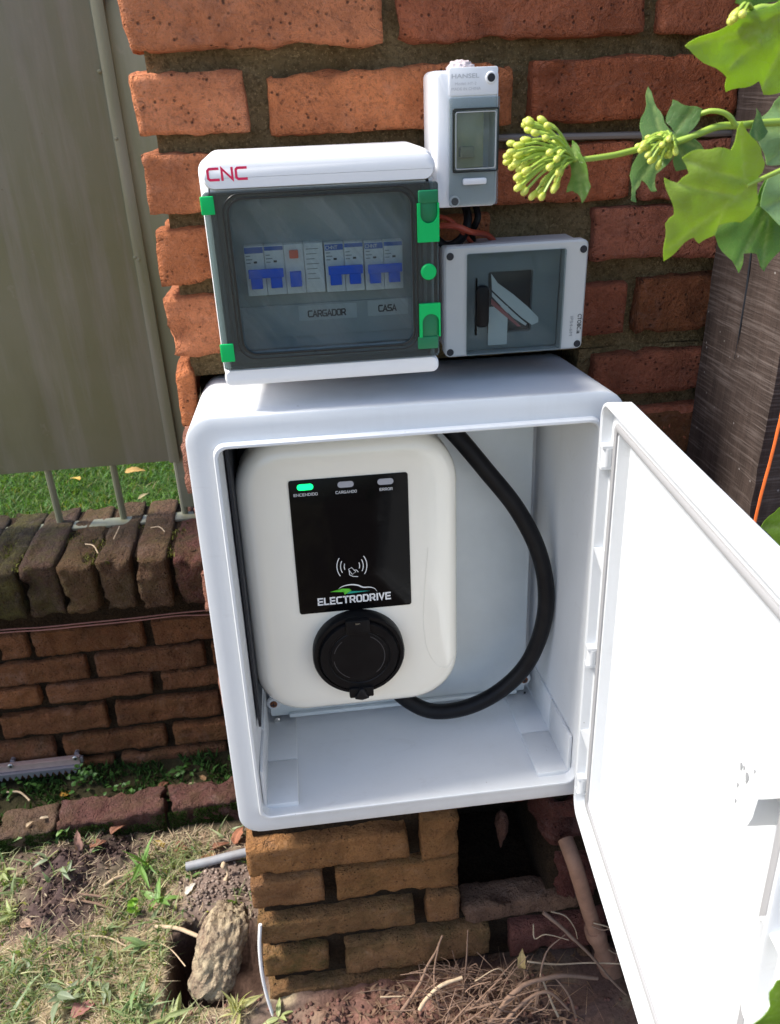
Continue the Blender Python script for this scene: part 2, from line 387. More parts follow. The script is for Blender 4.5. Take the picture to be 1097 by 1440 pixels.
M['seal'] = plain('grey_seal', (0.30, 0.30, 0.31), 0.6, dirt=0.1, bump=0.03)
M['green'] = plain('green_plastic', (0.0, 0.46, 0.11), 0.45, dirt=0.05, bump=0.02, spec=0.25)
M['green_dk'] = plain('green_recess', (0.0, 0.16, 0.06), 0.45, dirt=0.1, bump=0.02)
M['blue'] = plain('blue_lever', (0.0, 0.11, 0.75), 0.5, dirt=0.05, bump=0, spec=0.2)
M['blue_print'] = plain('blue_print', (0.01, 0.10, 0.42), 0.5, dirt=0, bump=0)
M['orange_b'] = plain('orange_button', (0.85, 0.10, 0.025), 0.45, dirt=0.05, bump=0)
M['breaker'] = plain('breaker_white', (0.72, 0.73, 0.72), 0.5, dirt=0.05, bump=0.02)
M['inner'] = plain('inner_cover', (0.34, 0.37, 0.37), 0.6, dirt=0.1, bump=0.02)
M['paper'] = plain('paper', (0.72, 0.74, 0.73), 0.8, dirt=0.06, bump=0.05)
M['label'] = plain('label_tape', (0.46, 0.49, 0.49), 0.6, dirt=0.06, bump=0.03)
M['paper_red'] = plain('leaflet_red', (0.45, 0.10, 0.10), 0.7, dirt=0.3, bump=0.05)
M['ink'] = plain('ink_black', (0.012, 0.012, 0.014), 0.6, dirt=0, bump=0)
M['ink_red'] = plain('ink_red', (0.75, 0.01, 0.09), 0.5, dirt=0, bump=0)
M['ink_grey'] = plain('ink_grey', (0.24, 0.25, 0.26), 0.6, dirt=0, bump=0)
M['ink_pale'] = plain('ink_pale', (0.55, 0.56, 0.58), 0.6, dirt=0, bump=0)
M['ink_white'] = plain('ink_white', (0.70, 0.71, 0.72), 0.5, dirt=0, bump=0)
M['logo_green'] = plain('logo_green', (0.10, 0.55, 0.03), 0.5, dirt=0, bump=0)
M['logo_teal'] = plain('logo_teal', (0.0, 0.28, 0.22), 0.5, dirt=0, bump=0)
M['led_grey'] = plain('led_grey', (0.33, 0.34, 0.38), 0.4, dirt=0, bump=0)
M['led_green'] = emis('led_green', (0.0, 1.0, 0.22), 1.1)
M['smoke_frame'] = smoked('smoked_frame', (0.42, 0.50, 0.50), 0.12, (0.11, 0.135, 0.14), 0.22)
M['smoke_pane'] = smoked('smoked_pane', (0.76, 0.81, 0.82), 0.06, (0.24, 0.26, 0.26), 0.02, 0.24, spec=0.3)
M['smoke_line'] = plain('window_gasket', (0.012, 0.015, 0.016), 0.3, dirt=0, bump=0)
M['smoke_small'] = smoked('smoked_small', (0.80, 0.85, 0.86), 0.10, (0.45, 0.48, 0.49), 0.14, spec=0.6)
M['smoke_clear'] = smoked('smoked_clear', (0.86, 0.90, 0.90), 0.05, (0.3, 0.33, 0.34), 0.04, 0.12, spec=0.5)
M['smoke_teal'] = smoked('smoked_teal', (0.76, 0.81, 0.82), 0.05, (0.14, 0.17, 0.18), 0.05, spec=0.35)
M['orange'] = plain('orange_string', (0.85, 0.17, 0.03), 0.6, dirt=0.1, bump=0.1)
M['copper'] = plain('copper_wire', (0.30, 0.13, 0.10), 0.5, metal=0.3, dirt=0.5, scale=80, bump=0.1)
M['rod'] = plain('grey_conduit', (0.20, 0.17, 0.15), 0.5, dirt=0.3, bump=0.1)
M['rack'] = plain('rack_steel', (0.52, 0.40, 0.37), 0.42, metal=0.45, dirt=0.4, scale=60, bump=0.08, dirtc=(0.30, 0.2, 0.18))
M['pvc'] = plain('pvc_grey', (0.30, 0.31, 0.33), 0.5, dirt=0.35, scale=40, bump=0.08, dirtc=(0.16, 0.12, 0.09))
M['wcable'] = plain('white_cable', (0.78, 0.78, 0.78), 0.45, dirt=0.2, bump=0.03)
M['bluewire'] = plain('blue_wire', (0.01, 0.28, 0.60), 0.45, dirt=0.1, bump=0)
M['redwire'] = plain('red_wire', (0.30, 0.045, 0.02), 0.45, dirt=0.2, bump=0)
M['pink'] = plain('putty', (0.80, 0.68, 0.66), 0.7, dirt=0.2, scale=200, bump=0.5)
M['pipe'] = plain('rusty_pipe', (0.34, 0.19, 0.125), 0.85, dirt=0.6, scale=60, bump=0.6, dirtc=(0.18, 0.10, 0.07), spec=0.2)
M['twig'] = plain('twig_bark', (0.27, 0.175, 0.125), 0.9, dirt=0.6, scale=150, bump=0.5, dirtc=(0.15, 0.095, 0.065), spec=0.15)
M['twig_pale'] = plain('twig_pale', (0.52, 0.40, 0.27), 0.85, dirt=0.5, scale=150, bump=0.4, dirtc=(0.28, 0.19, 0.12), spec=0.15)
M['blade'] = attr_mat('grass_blade', 0.55, 0.3, spec=0.3)
M['leaf'] = attr_mat('vine_leaf', 0.38, 0.45, bump=0.4, bs=90, spec=0.5, detail=0.15, ns=60, veins=260)
M['weed'] = attr_mat('weed_leaf', 0.45, 0.3, bump=0.1, spec=0.4)
M['dead'] = attr_mat('dead_leaf', 0.75, 0.15, bump=0.4, spec=0.25, detail=0.5)
M['bud'] = attr_mat('bud', 0.4, 0.2, spec=0.4, detail=0.1)
M['moss'] = attr_mat('moss', 0.9, 0.1, spec=0.1)
M['soil'] = attr_mat('soil', 0.95, 0.0, bump=1.0, bs=170, spec=0.12, detail=0.85, ns=150)
def gate_mat():
    t = NT('gate_paint'); a = t.noise(3.0, 5, 0.6); b = t.noise(7, 5, 0.65, stretch=(3.5, 1, 0.25)); f = t.noise(160, 3, 0.6)
    k = t.mix(t.ramp(a, [(0.3, 0), (0.7, 1)]), (0.165, 0.170, 0.088), (0.205, 0.202, 0.140))
    k = t.mix(t.math('MULTIPLY', t.ramp(b, [(0.46, 0), (0.72, 1)]), 0.55), k, (0.30, 0.28, 0.25))
    k = t.mix(t.math('MULTIPLY', t.ramp(t.noise(5, 4, 0.6, stretch=(2, 1, 0.5)), [(0.5, 0), (0.7, 1)]), 0.3), k, (0.085, 0.082, 0.035))
    k = t.mix(t.math('MULTIPLY', t.ramp(t.noise(26, 6, 0.75), [(0.60, 0), (0.70, 1)]), 0.35), k, (0.30, 0.27, 0.22))
    k = t.mix(t.math('MULTIPLY', t.ramp(t.noise(45, 4, 0.7), [(0.68, 0), (0.74, 1)]), 0.7), k, (0.10, 0.055, 0.025))
    t.col(k); t.rough(t.math('ADD', t.math('MULTIPLY', b, 0.2), 0.42)); t.bump(t.math('ADD', t.math('MULTIPLY', f, 0.3), t.noise(5, 3, 0.5)), 0.15, 0.004); return t.m
M['gate'] = gate_mat()
def wood_mat():
    t = NT('rough_sawn_wood'); co = t.coord()
    g = t.noise(9, 6, 0.7, co, (6, 6, 0.5)); saw = t.noise(1.0, 3, 0.6, co, (14, 14, 330)); saw2 = t.noise(1.0, 4, 0.7, co, (5, 5, 120))
    k = t.mix(t.ramp(g, [(0.3, 0), (0.7, 1)]), (0.034, 0.024, 0.020), (0.085, 0.060, 0.050))
    s = t.math('MULTIPLY', t.ramp(t.math('ADD', t.math('MULTIPLY', saw, 0.6), t.math('MULTIPLY', saw2, 0.4)), [(0.50, 0), (0.62, 1)]), 0.55)
    k = t.mix(s, k, (0.18, 0.145, 0.13))
    sp = t.voro(60, co=co); k = t.mix(t.math('MULTIPLY', t.ramp(sp, [(0.05, 1), (0.09, 0)]), 0.5), k, (0.45, 0.42, 0.4))
    t.col(k); t.rough(0.85); t.p.inputs['Specular IOR Level'].default_value = 0.2
    t.bump(t.math('ADD', saw, t.math('MULTIPLY', g, 1.5)), 0.6, 0.002); return t.m
M['wood'] = wood_mat()
def rock_mat():
    t = NT('rock'); a = t.noise(22, 6, 0.65); b = t.noise(90, 6, 0.7); f = t.noise(260, 4, 0.7)
    k = t.mix(t.ramp(a, [(0.35, 0), (0.65, 1)]), (0.26, 0.17, 0.115), (0.52, 0.42, 0.27))
    k = t.mix(t.ramp(b, [(0.47, 0), (0.66, 1)]), k, (0.10, 0.065, 0.045))
    k = t.mix(t.math('MULTIPLY', t.ramp(t.noise(15, 3, 0.5), [(0.55, 0), (0.7, 1)]), 0.6), k, (0.64, 0.55, 0.40))
    t.col(k); t.rough(0.95); t.bump(t.math('ADD', b, f), 1.0, 0.006); return t.m
M['rock'] = rock_mat()

# ------------------------------------------------------------------ ground (structure)
GZ = -0.55
hole_poly = [PZ(u, v, GZ).xy for u, v in ((243, 1322), (270, 1302), (345, 1288), (368, 1300), (368, 1396), (335, 1404), (300, 1410), (238, 1412))]
mound = [(PZ(100, 1225, GZ).xy, 0.075, 0.022), (PZ(72, 1280, GZ).xy, 0.07, 0.018), (PZ(160, 1200, GZ).xy, 0.055, 0.014)]
redpile = (V((0.20, 0.07)), 0.15, 0.020)
conc = PZ(305, 1255, GZ).xy
def pin(p, P):
    ins_, d = False, 1e9
    for i in range(len(P)):
        a, b = P[i], P[(i + 1) % len(P)]
        if (a[1] > p[1]) != (b[1] > p[1]) and p[0] < (b[0] - a[0]) * (p[1] - a[1]) / (b[1] - a[1]) + a[0]: ins_ = not ins_
        e = b - a; t = max(0, min(1, (p - a).dot(e) / e.length_squared)); d = min(d, (p - a - e * t).length)
    return -d if ins_ else d
def sst(a, b, x):
    t = max(0, min(1, (x - a) / (b - a))); return t * t * (3 - 2 * t)
def height(x, y):
    p = V((x, y)); z = GZ; near = -1.2 < x < 1.3 and -0.8 < y < 0.95
    if not near: return z + 0.01 * nz((x, y, 0), 1.5)
    z += 0.012 * nz((x, y, 0), 9) + 0.006 * nz((x, y, 0), 28, 2) + 0.0035 * nz((x, y, 0), 75, 6)
    for c, r, h in mound:
        k = math.exp(-((p - c).length / r) ** 2); z += k * (h + 0.014 * nz((x, y, 0), 55, 4) + 0.007 * nz((x, y, 0), 120, 5))
    k = math.exp(-((p - redpile[0]).length / redpile[1]) ** 2); z += k * (redpile[2] + 0.016 * nz((x, y, 0), 45, 4) + 0.009 * nz((x, y, 0), 100, 5))
    k = math.exp(-((p - conc).length / 0.055) ** 2); z += 0.012 * k
    if (p - V((-0.1, 0.2))).length < 0.3:
        d = pin(p, hole_poly); z -= 0.13 * (1 - sst(-0.012, 0.004, d + 0.006 * nz((x, y, 0), 40)))
    if y > 0.53 and x < 0.1: z += 0.03 * sst(0.53, 0.575, y)
    return z
def gcol(x, y, z):
    p = V((x, y)); n1 = nz((x, y, 0), 14, 8); n2 = nz((x, y, 0), 45, 9); n3 = nz((x, y, 0), 5, 3)
    soil = V((0.175, 0.125, 0.098)); thatch = V((0.36, 0.30, 0.19)); 
    c = soil.lerp(thatch, sst(-0.25, 0.35, n1 + 0.5 * n2 + (0.25 if x < -0.15 and y < 0.32 else -0.15)))
    k = 0
    for cc, r, h in mound: k = max(k, math.exp(-((p - cc).length / (r * 1.05)) ** 4))
    c = c.lerp(V((0.085, 0.056, 0.052)), k)
    k = math.exp(-((p - redpile[0]).length / (redpile[1] * 1.2)) ** 4); c = c.lerp(V((0.19, 0.098, 0.076)) * (1 + 0.6 * n2), k)
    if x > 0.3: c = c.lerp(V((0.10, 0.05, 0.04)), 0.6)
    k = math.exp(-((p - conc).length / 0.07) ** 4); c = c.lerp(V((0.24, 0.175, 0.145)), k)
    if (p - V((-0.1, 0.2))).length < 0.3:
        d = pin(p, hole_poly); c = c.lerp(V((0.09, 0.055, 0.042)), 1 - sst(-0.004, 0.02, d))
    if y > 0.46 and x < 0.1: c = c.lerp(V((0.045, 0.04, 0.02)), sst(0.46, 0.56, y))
    return c
xs = sorted(set([round(-1.2 + 0.012 * i, 4) for i in range(60)] + [round(-0.48 + 0.0065 * i, 4) for i in range(90)] + [round(0.105 + 0.011 * i, 4) for i in range(110)] + [-60, -30, -12, -6, -3, -2, -1.5, 1.5, 2, 3, 6, 12, 30, 60]))
ys = sorted(set([round(-0.8 + 0.03 * i, 4) for i in range(27)] + [round(0.01 + 0.0065 * i, 4) for i in range(70)] + [round(0.465 + 0.012 * i, 4) for i in range(40)] + [-60, -30, -12, -6, -3, -2, -1.2, 1.2, 2, 3, 6, 12, 30, 60]))
vs = [(x, y, height(x, y)) for y in ys for x in xs]; nx = len(xs)
fs = [(j * nx + i, j * nx + i + 1, (j + 1) * nx + i + 1, (j + 1) * nx + i) for j in range(len(ys) - 1) for i in range(nx - 1)]
def mesh_obj(name, vs, fs, mat, cols=None, parent=None, smooth_=True):
    me = bpy.data.meshes.new(name); me.from_pydata(vs, [], fs); me.materials.append(mat)
    if cols is not None:
        a = me.color_attributes.new('col', 'FLOAT_COLOR', 'POINT')
        arr = np.ones((len(vs), 4), np.float32); arr[:, :3] = np.array([tuple(c)[:3] for c in cols] if not isinstance(cols, np.ndarray) else cols); a.data.foreach_set('color', arr.ravel())
    if smooth_: me.polygons.foreach_set('use_smooth', [True] * len(me.polygons))
    o = bpy.data.objects.new(name, me); COL.objects.link(o)
    if parent: o.parent = parent
    return o
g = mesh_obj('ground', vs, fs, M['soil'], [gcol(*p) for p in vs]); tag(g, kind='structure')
LZ = -0.50
lx = [-60, -20, -6] + [round(-3 + 0.1 * i, 3) for i in range(61)] + [6, 20, 60]; ly = [0.96] + [round(1.0 + 0.1 * i, 3) for i in range(41)] + [7, 12, 30, 60]
vs = [(x, y, LZ + 0.015 * nz((x, y, 0), 3)) for y in ly for x in lx]; nx = len(lx)
fs = [(j * nx + i, j * nx + i + 1, (j + 1) * nx + i + 1, (j + 1) * nx + i) for j in range(len(ly) - 1) for i in range(nx - 1)]
tag(mesh_obj('lawn', vs, fs, M['soil'], [(0.045, 0.085, 0.02)] * len(vs)), kind='structure')

# ------------------------------------------------------------------ bricks
def brick(root, x0, x1, z0, z1, yf, depth, col, seed, moss=0.0, rad=0.0035, amp=1.0, res=0.0065, yaw=0.0, roll=0.0, name='brick', chip=1.0):
    c = V(((x0 + x1) / 2, yf + depth / 2, (z0 + z1) / 2)); h = V(((x1 - x0) / 2, depth / 2, (z1 - z0) / 2))
    n = [max(3, min(46, int(2 * h[k] / res))) for k in range(3)]; n[1] = max(3, min(n[1], 7))
    bm = bmesh.new(); vd = {}
    def vert(i, j, k):
        key = (i, j, k)
        if key not in vd:
            q = V((-1 + 2 * i / n[0], -1 + 2 * j / n[1], -1 + 2 * k / n[2])); p = V((q.x * h.x, q.y * h.y, q.z * h.z))
            r = rad * (1 + 0.8 * chip * nz(p + c, 22, seed)); r = min(max(r, 0.002), min(h) * 0.9)
            inn = V([max(-h[a] + r, min(h[a] - r, p[a])) for a in range(3)]); d = p - inn
            if d.length > 1e-9:
                dn = d.normalized(); p = inn + dn * min(r, d.length) if d.length > r else p
            else: dn = V((0, 0, 0))
            nn = d.normalized() if d.length > 1e-9 else V((0, 0, 0))
            e = 0.0010 * nz(p + c, 16, seed + 1) + 0.0020 * nz(p + c, 48, seed + 2) + 0.0019 * nz(p + c, 100, seed + 3)
            t = max(0, nz(p + c, 30, seed + 5) - 0.25) * 0.018 * chip
            p = p + nn * (e * amp - t) + V((0.0026 * nz(p + c, 12, seed + 4), 0, 0.0030 * nz(p + c, 11, seed + 6))) * amp
            vd[key] = bm.verts.new(p)
        return vd[key]
    for a in range(3):
        b, cc = (a + 1) % 3, (a + 2) % 3
        for s in (0, n[a]):
            if a == 1 and s == n[1]: continue        # back bedded in the core
            for i in range(n[b]):
                for j in range(n[cc]):
                    q = []
                    for di, dj in ((0, 0), (1, 0), (1, 1), (0, 1)):
                        k = [0, 0, 0]; k[a] = s; k[b] = i + di; k[cc] = j + dj; q.append(vert(*k))
                    bm.faces.new(q if s else q[::-1])
    for f in bm.faces: f.smooth = True
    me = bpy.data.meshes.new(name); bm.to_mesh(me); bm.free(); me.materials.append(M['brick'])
    o = bpy.data.objects.new(name, me); COL.objects.link(o)
    o.parent = root; o.location = c - root.location; o.rotation_euler = (0, roll, yaw)
    o.color = (*col, 1 - moss); return o
def core(x0, x1, y0, y1, z0, z1, seed=0, res=0.012, amp=0.004):
    bm = bmesh.new(); n = [max(1, min(70, int((b - a) / res))) for a, b in ((x0, x1), (y0, y1), (z0, z1))]
    vd = {}; lo = V((x0, y0, z0)); sz = V((x1 - x0, y1 - y0, z1 - z0))
    def vert(k):
        if k not in vd:
            p = lo + V([sz[a] * k[a] / n[a] for a in range(3)])
            on = [k[a] in (0, n[a]) for a in range(3)]
            if k[1] == 0: p.y += amp * (nz(p, 25, seed) + 0.7 * nz(p, 70, seed + 1))
            vd[k] = bm.verts.new(p)
        return vd[k]
    for a in range(3):
        b, c = (a + 1) % 3, (a + 2) % 3
        for s in (0, n[a]):
            for i in range(n[b]):
                for j in range(n[c]):
                    q = []
                    for di, dj in ((0, 0), (1, 0), (1, 1), (0, 1)):
                        k = [0, 0, 0]; k[a] = s; k[b] = i + di; k[c] = j + dj; q.append(vert(tuple(k)))
                    bm.faces.new(q if s else q[::-1])
    return bm

# ---- the pillar
YP = 0.165; YL = 0.15
PR = 0.80                                             # its right end
pillar = thing('brick_pillar', 'weathered orange brick pillar that carries the electrical boxes', 'pillar', (0.3, YP, GZ))
ORG = (0.68, 0.225, 0.085); ORD = (0.58, 0.165, 0.066); ORR = (0.50, 0.150, 0.074)
def jit(c, k=0.20):
    f = 1 + random.uniform(-k, k); g_ = random.uniform(0, 0.11); a_ = sum(c) / 3 * 1.15; return tuple(min(1, (x * (1 - g_) + a_ * g_ * (1.25, 0.95, 0.85)[i]) * f) for i, x in enumerate(c))
sd = 10
def pb(u0, u1, vt, vb, um=None, yf=YP, col=ORG, moss=0.0, rad=0.0035, depth=0.11, **k):
    global sd; sd += 1
    um = um if um is not None else (u0 + u1) / 2; vm = (vt + vb) / 2
    x0, x1 = PY(u0, vm, yf).x, PY(u1, vm, yf).x; z1, z0 = PY(um, vt, yf).z, PY(um, vb, yf).z
    return brick(pillar, x0, x1, z0, z1, yf + random.uniform(-0.0035, 0.0025), depth, jit(col), sd, moss, rad, roll=random.uniform(-0.006, 0.006), **k)
# rows above the frame, so the pillar does not stop at the picture's edge
zt = PY(350, 66, YP).z
for r in range(1, 8):
    x = -0.018 if r % 2 else -0.022; z0 = zt + 0.079 * r; k = 0
    while x < PR - 0.02:
        L = 0.115 if (r % 2 == 1 and k == 0) else 0.245; brick(pillar, x, min(x + L, PR), z0, z0 + 0.06, YP, 0.11, jit(ORG), 300 + r * 9 + k, res=0.02); x += L + 0.014; k += 1
pb(167, 539, -17, 68); pb(555, 911, -28, 54, col=ORD); pb(931, 1100, -36, 44, col=ORD); pb(1112, 1420, -50, 32, col=ORD)
pb(184, 346, 98, 190); pb(377, 722, 92, 184); pb(748, 1038, 78, 168, col=ORD); pb(1056, 1400, 66, 155, col=ORD)
pb(203, 548, 216, 304, um=240); pb(566, 892, 204, 285, um=800, col=ORD); pb(906, 1240, 198, 280, um=960, col=ORR)
pb(221, 400, 322, 402, um=250); pb(418, 690, 305, 390, um=600, yf=YP + 0.004); pb(834, 1120, 292, 366, um=900, col=ORR); pb(1135, 1400, 282, 352, col=ORR)
pb(235, 560, 420, 505, um=262); pb(580, 790, 405, 475, col=ORD); pb(800, 880, 401, 471, um=845, col=ORR); pb(897, 1200, 389, 466, um=950, col=(0.31, 0.10, 0.038), moss=0.15)
pb(249, 275, 520, 600, um=262); pb(834, 1140, 497, 556, um=890, col=ORR, moss=0.1); pb(1155, 1350, 480, 540, col=ORR)
pb(858, 1120, 577, 640, um=930, col=(0.27, 0.10, 0.04), moss=0.3); 
# hidden rows behind the big box, and the visible face below it
def row_fill(zc, off, x_from=-0.024, x_to=PR, h=0.058, yf=YL, col=ORD):
    x = x_from; k = 0
    while x < x_to - 0.03:
        L = off if (k == 0 and off) else 0.24; brick(pillar, x, min(x + L, x_to), zc, zc + h, yf + random.uniform(-.003, .003), 0.11, jit(col), 500 + int(zc * 1000) % 97 + k, res=0.02); x += L + 0.016; k += 1
zz = PY(300, 600, YP).z - 0.079; r = 0
while zz > -0.150:
    pass_l = -0.026 + 0.004 * (r % 2)
    brick(pillar, pass_l, -0.001, zz, zz + 0.06, YP - 0.002, 0.10, jit((0.45, 0.20, 0.13)), 600 + r, chip=1.6); brick(pillar, 0.432 + 0.03 * (r % 2), PR, zz, zz + 0.06, YP, 0.11, jit(ORR), 640 + r, res=0.02)
    zz -= 0.079; r += 1
YEL = (0.40, 0.185, 0.062); YEM = (0.33, 0.165, 0.058)
RED = (0.20, 0.068, 0.048)
pb(345, 576, 1182, 1220, yf=YL, col=YEL, um=455, moss=0.12); pb(593, 646, 1150, 1204, yf=YL, col=YEL, moss=0.15)
pb(352, 457, 1240, 1276, yf=YL, col=YEL, moss=0.08); pb(473, 646, 1218, 1258, yf=YL, col=YEL, moss=0.3)
pb(361, 583, 1286, 1314, yf=YL, col=YEM, um=470, moss=0.35); pb(600, 648, 1262, 1297, yf=YL, col=YEL, moss=0.2); pb(650, 815, 1268, 1290, yf=YL + 0.006, col=(0.22, 0.12, 0.07), um=720, depth=0.05, rad=0.008)
pb(370, 463, 1342, 1370, yf=YL, col=YEM, moss=0.75); pb(485, 690, 1318, 1356, yf=YL, col=YEM, um=585, moss=0.45); pb(718, 850, 1298, 1336, yf=YL, col=RED)
pb(377, 616, 1378, 1400, yf=YL, col=YEM, um=500, moss=0.4); pb(622, 830, 1356, 1384, yf=YL, col=(0.24, 0.12, 0.06), moss=0.2)
pb(385, 471, 1422, 1452, yf=YL, col=(0.22, 0.09, 0.06)); pb(485, 560, 1412, 1440, yf=YL, col=(0.20, 0.08, 0.055)); pb(575, 800, 1402, 1432, yf=YL, col=RED)
k = 0; zz = -0.53
while zz < 1.44:
    for y0, y1 in (((0.285, 0.52), (0.535, 0.69)) if k % 2 else ((0.285, 0.40), (0.415, 0.65))):
        for xa, xb in ((-0.009, 0.09), (PR - 0.1, PR + 0.002)): brick(pillar, xa, xb, zz, zz + 0.06, y0, y1 - y0, jit(ORG if zz > 0.3 else YEM), 700 + k * 4, res=0.03)
    zz += 0.0765; k += 1
# broken red brick at the right of the cavity, and bricks behind the open door
pb(768, 832, 1128, 1192, yf=YL + 0.004, col=(0.15, 0.042, 0.028), rad=0.014, amp=3.5, chip=3.0); pb(782, 840, 1200, 1262, yf=YL + 0.012, col=(0.13, 0.036, 0.026), rad=0.014, amp=3.5, chip=3.0)
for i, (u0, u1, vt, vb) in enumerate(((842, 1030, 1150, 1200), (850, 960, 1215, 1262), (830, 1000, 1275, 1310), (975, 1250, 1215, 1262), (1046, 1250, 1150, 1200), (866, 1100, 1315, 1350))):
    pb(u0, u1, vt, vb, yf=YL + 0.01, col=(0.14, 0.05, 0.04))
pb(345, 500, 1100, 1140, yf=YL, col=YEL); pb(515, 640, 1085, 1130, yf=YL, col=YEL); pb(640, 845, 1083, 1124, yf=YL + 0.004, col=(0.20, 0.06, 0.04))
# mortar core, left open where the cavity is
CH = (PY(648, 1240, YL).x, PY(776, 1220, YL).x); CZ = (PY(700, 1276, YL).z, PY(700, 1140, YL).z)
YC = YP + 0.017; XL, XR = -0.002, PR - 0.01
part('mortar_core', core(XL, XR, YC, 0.69, 0.4955, 1.52, 1), M['mortar'], pillar, 60)
part('mortar_core', core(0.430, XR, YC, 0.69, CZ[1], 0.495, 8), M['mortar'], pillar, 60)
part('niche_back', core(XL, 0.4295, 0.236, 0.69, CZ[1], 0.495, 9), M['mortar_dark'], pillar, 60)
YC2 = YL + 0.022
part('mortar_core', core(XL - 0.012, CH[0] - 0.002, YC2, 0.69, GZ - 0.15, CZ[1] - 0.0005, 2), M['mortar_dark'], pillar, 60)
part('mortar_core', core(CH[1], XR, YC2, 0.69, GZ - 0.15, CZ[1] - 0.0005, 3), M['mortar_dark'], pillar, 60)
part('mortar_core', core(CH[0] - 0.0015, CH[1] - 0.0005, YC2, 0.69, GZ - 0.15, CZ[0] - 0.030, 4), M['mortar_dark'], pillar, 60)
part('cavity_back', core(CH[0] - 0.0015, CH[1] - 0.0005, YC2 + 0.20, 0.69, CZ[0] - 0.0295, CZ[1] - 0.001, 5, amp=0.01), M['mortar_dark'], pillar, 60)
# shard of brick hanging from the roof of the cavity
p = PY(700, 1160, YL + 0.05)
bm = bmesh.new(); bmesh.ops.create_icosphere(bm, subdivisions=3, radius=1)
for v in bm.verts:
    q = v.co.copy(); s = 0.35 + 0.65 * sst(-1, 0.6, q.z); q = V((q.x * 0.012 * s, q.y * 0.014 * s, q.z * 0.040)); q += q.normalized() * 0.004 * nz(q, 90, 3); v.co = q + p + V((0.006, 0, -0.01))
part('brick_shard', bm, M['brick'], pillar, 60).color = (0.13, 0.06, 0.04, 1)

# ---- the low wall at the left
c6 = lambda x, y: (x / 2.571, 640 + y / 2.571)
YW = 0.70
wall = thing('low_brick_wall', 'low dark brick wall with mossy upright coping bricks under the gate', 'wall', (-0.5, YW, GZ))
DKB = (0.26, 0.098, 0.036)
rows = [((-420, -20), (-10, 100), (114, 523), (546, 960)), ((-510, -60), (-48, 320), (342, 745), (765, 1100)), ((-640, -270), (-250, 148), (162, 553), (579, 960)),
        ((-400, -20), (0, 394), (417, 800), (815, 1200)), ((-560, -205), (-190, 205), (224, 604), (624, 1000)), ((-380, 0), (10, 424), (442, 830), (846, 1200))]
tops = [603, 708, 800, 888, 990, 1078]; bots = [690, 785, 860, 965, 1058, 1150]
zw = [(PY(*c6(550, b), YW).z, PY(*c6(550, t), YW).z) for t, b in zip(tops, bots)]
for r, (bs, (z0, z1)) in enumerate(zip(rows, zw)):
    for (a, b) in bs:
        sd += 1; v = (tops[r] + bots[r]) / 2
        vv = v - 0.10 * ((a + b) / 2 - 550) * 1.0
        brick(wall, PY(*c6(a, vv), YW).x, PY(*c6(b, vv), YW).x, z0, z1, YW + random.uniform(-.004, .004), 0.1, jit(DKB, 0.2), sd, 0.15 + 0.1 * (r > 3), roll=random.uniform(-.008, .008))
for r in (1, 2):
    for k in range(5): brick(wall, -1.2 + k * 0.25, -0.97 + k * 0.25, zw[-1][0] - 0.075 * r, zw[-1][0] - 0.075 * r + 0.058, YW, 0.1, jit(DKB), 900 + k + r * 7, res=0.02)
for r in range(6):
    z0, z1 = zw[r]; xl = min(PY(*c6(a, 800), YW).x for a, b in rows[r]); k = 0
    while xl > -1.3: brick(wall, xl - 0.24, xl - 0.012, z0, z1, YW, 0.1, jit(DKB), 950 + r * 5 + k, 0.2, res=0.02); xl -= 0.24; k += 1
zc0 = PY(*c6(420, 562), 0.675).z; zc1 = 0.0
cop = [((-160, -62), 0), ((-50, 72), 0.7), ((96, 212), 0.5), ((230, 347), 0.25), ((372, 478), 0.15), ((505, 612), 0.2), ((644, 760), 0.3), ((790, 900), 0.3)]
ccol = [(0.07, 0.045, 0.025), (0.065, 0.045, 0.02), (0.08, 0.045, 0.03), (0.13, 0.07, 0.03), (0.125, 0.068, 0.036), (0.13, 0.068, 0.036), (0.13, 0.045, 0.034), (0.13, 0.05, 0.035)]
x_last = 0
for i, ((a, b), ms) in enumerate(cop):
    vv = 480 - 0.10 * ((a + b) / 2 - 400); sd += 1
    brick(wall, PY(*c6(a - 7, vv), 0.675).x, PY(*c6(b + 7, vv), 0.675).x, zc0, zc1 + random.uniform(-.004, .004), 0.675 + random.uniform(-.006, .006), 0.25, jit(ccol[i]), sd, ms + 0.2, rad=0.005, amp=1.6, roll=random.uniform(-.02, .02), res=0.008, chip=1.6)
for k in range(10): brick(wall, -0.62 - k * 0.075, -0.56 - k * 0.075, zc0, -0.002, 0.675, 0.25, jit(ccol[0]), 990 + k, 0.4, res=0.02)
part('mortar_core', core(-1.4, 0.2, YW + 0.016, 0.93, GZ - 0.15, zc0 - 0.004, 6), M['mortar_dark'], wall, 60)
part('coping_bed', core(-1.4, 0.2, 0.675 + 0.028, 0.92, zc0 - 0.0035, -0.008, 7), M['mortar_dark'], wall, 60)

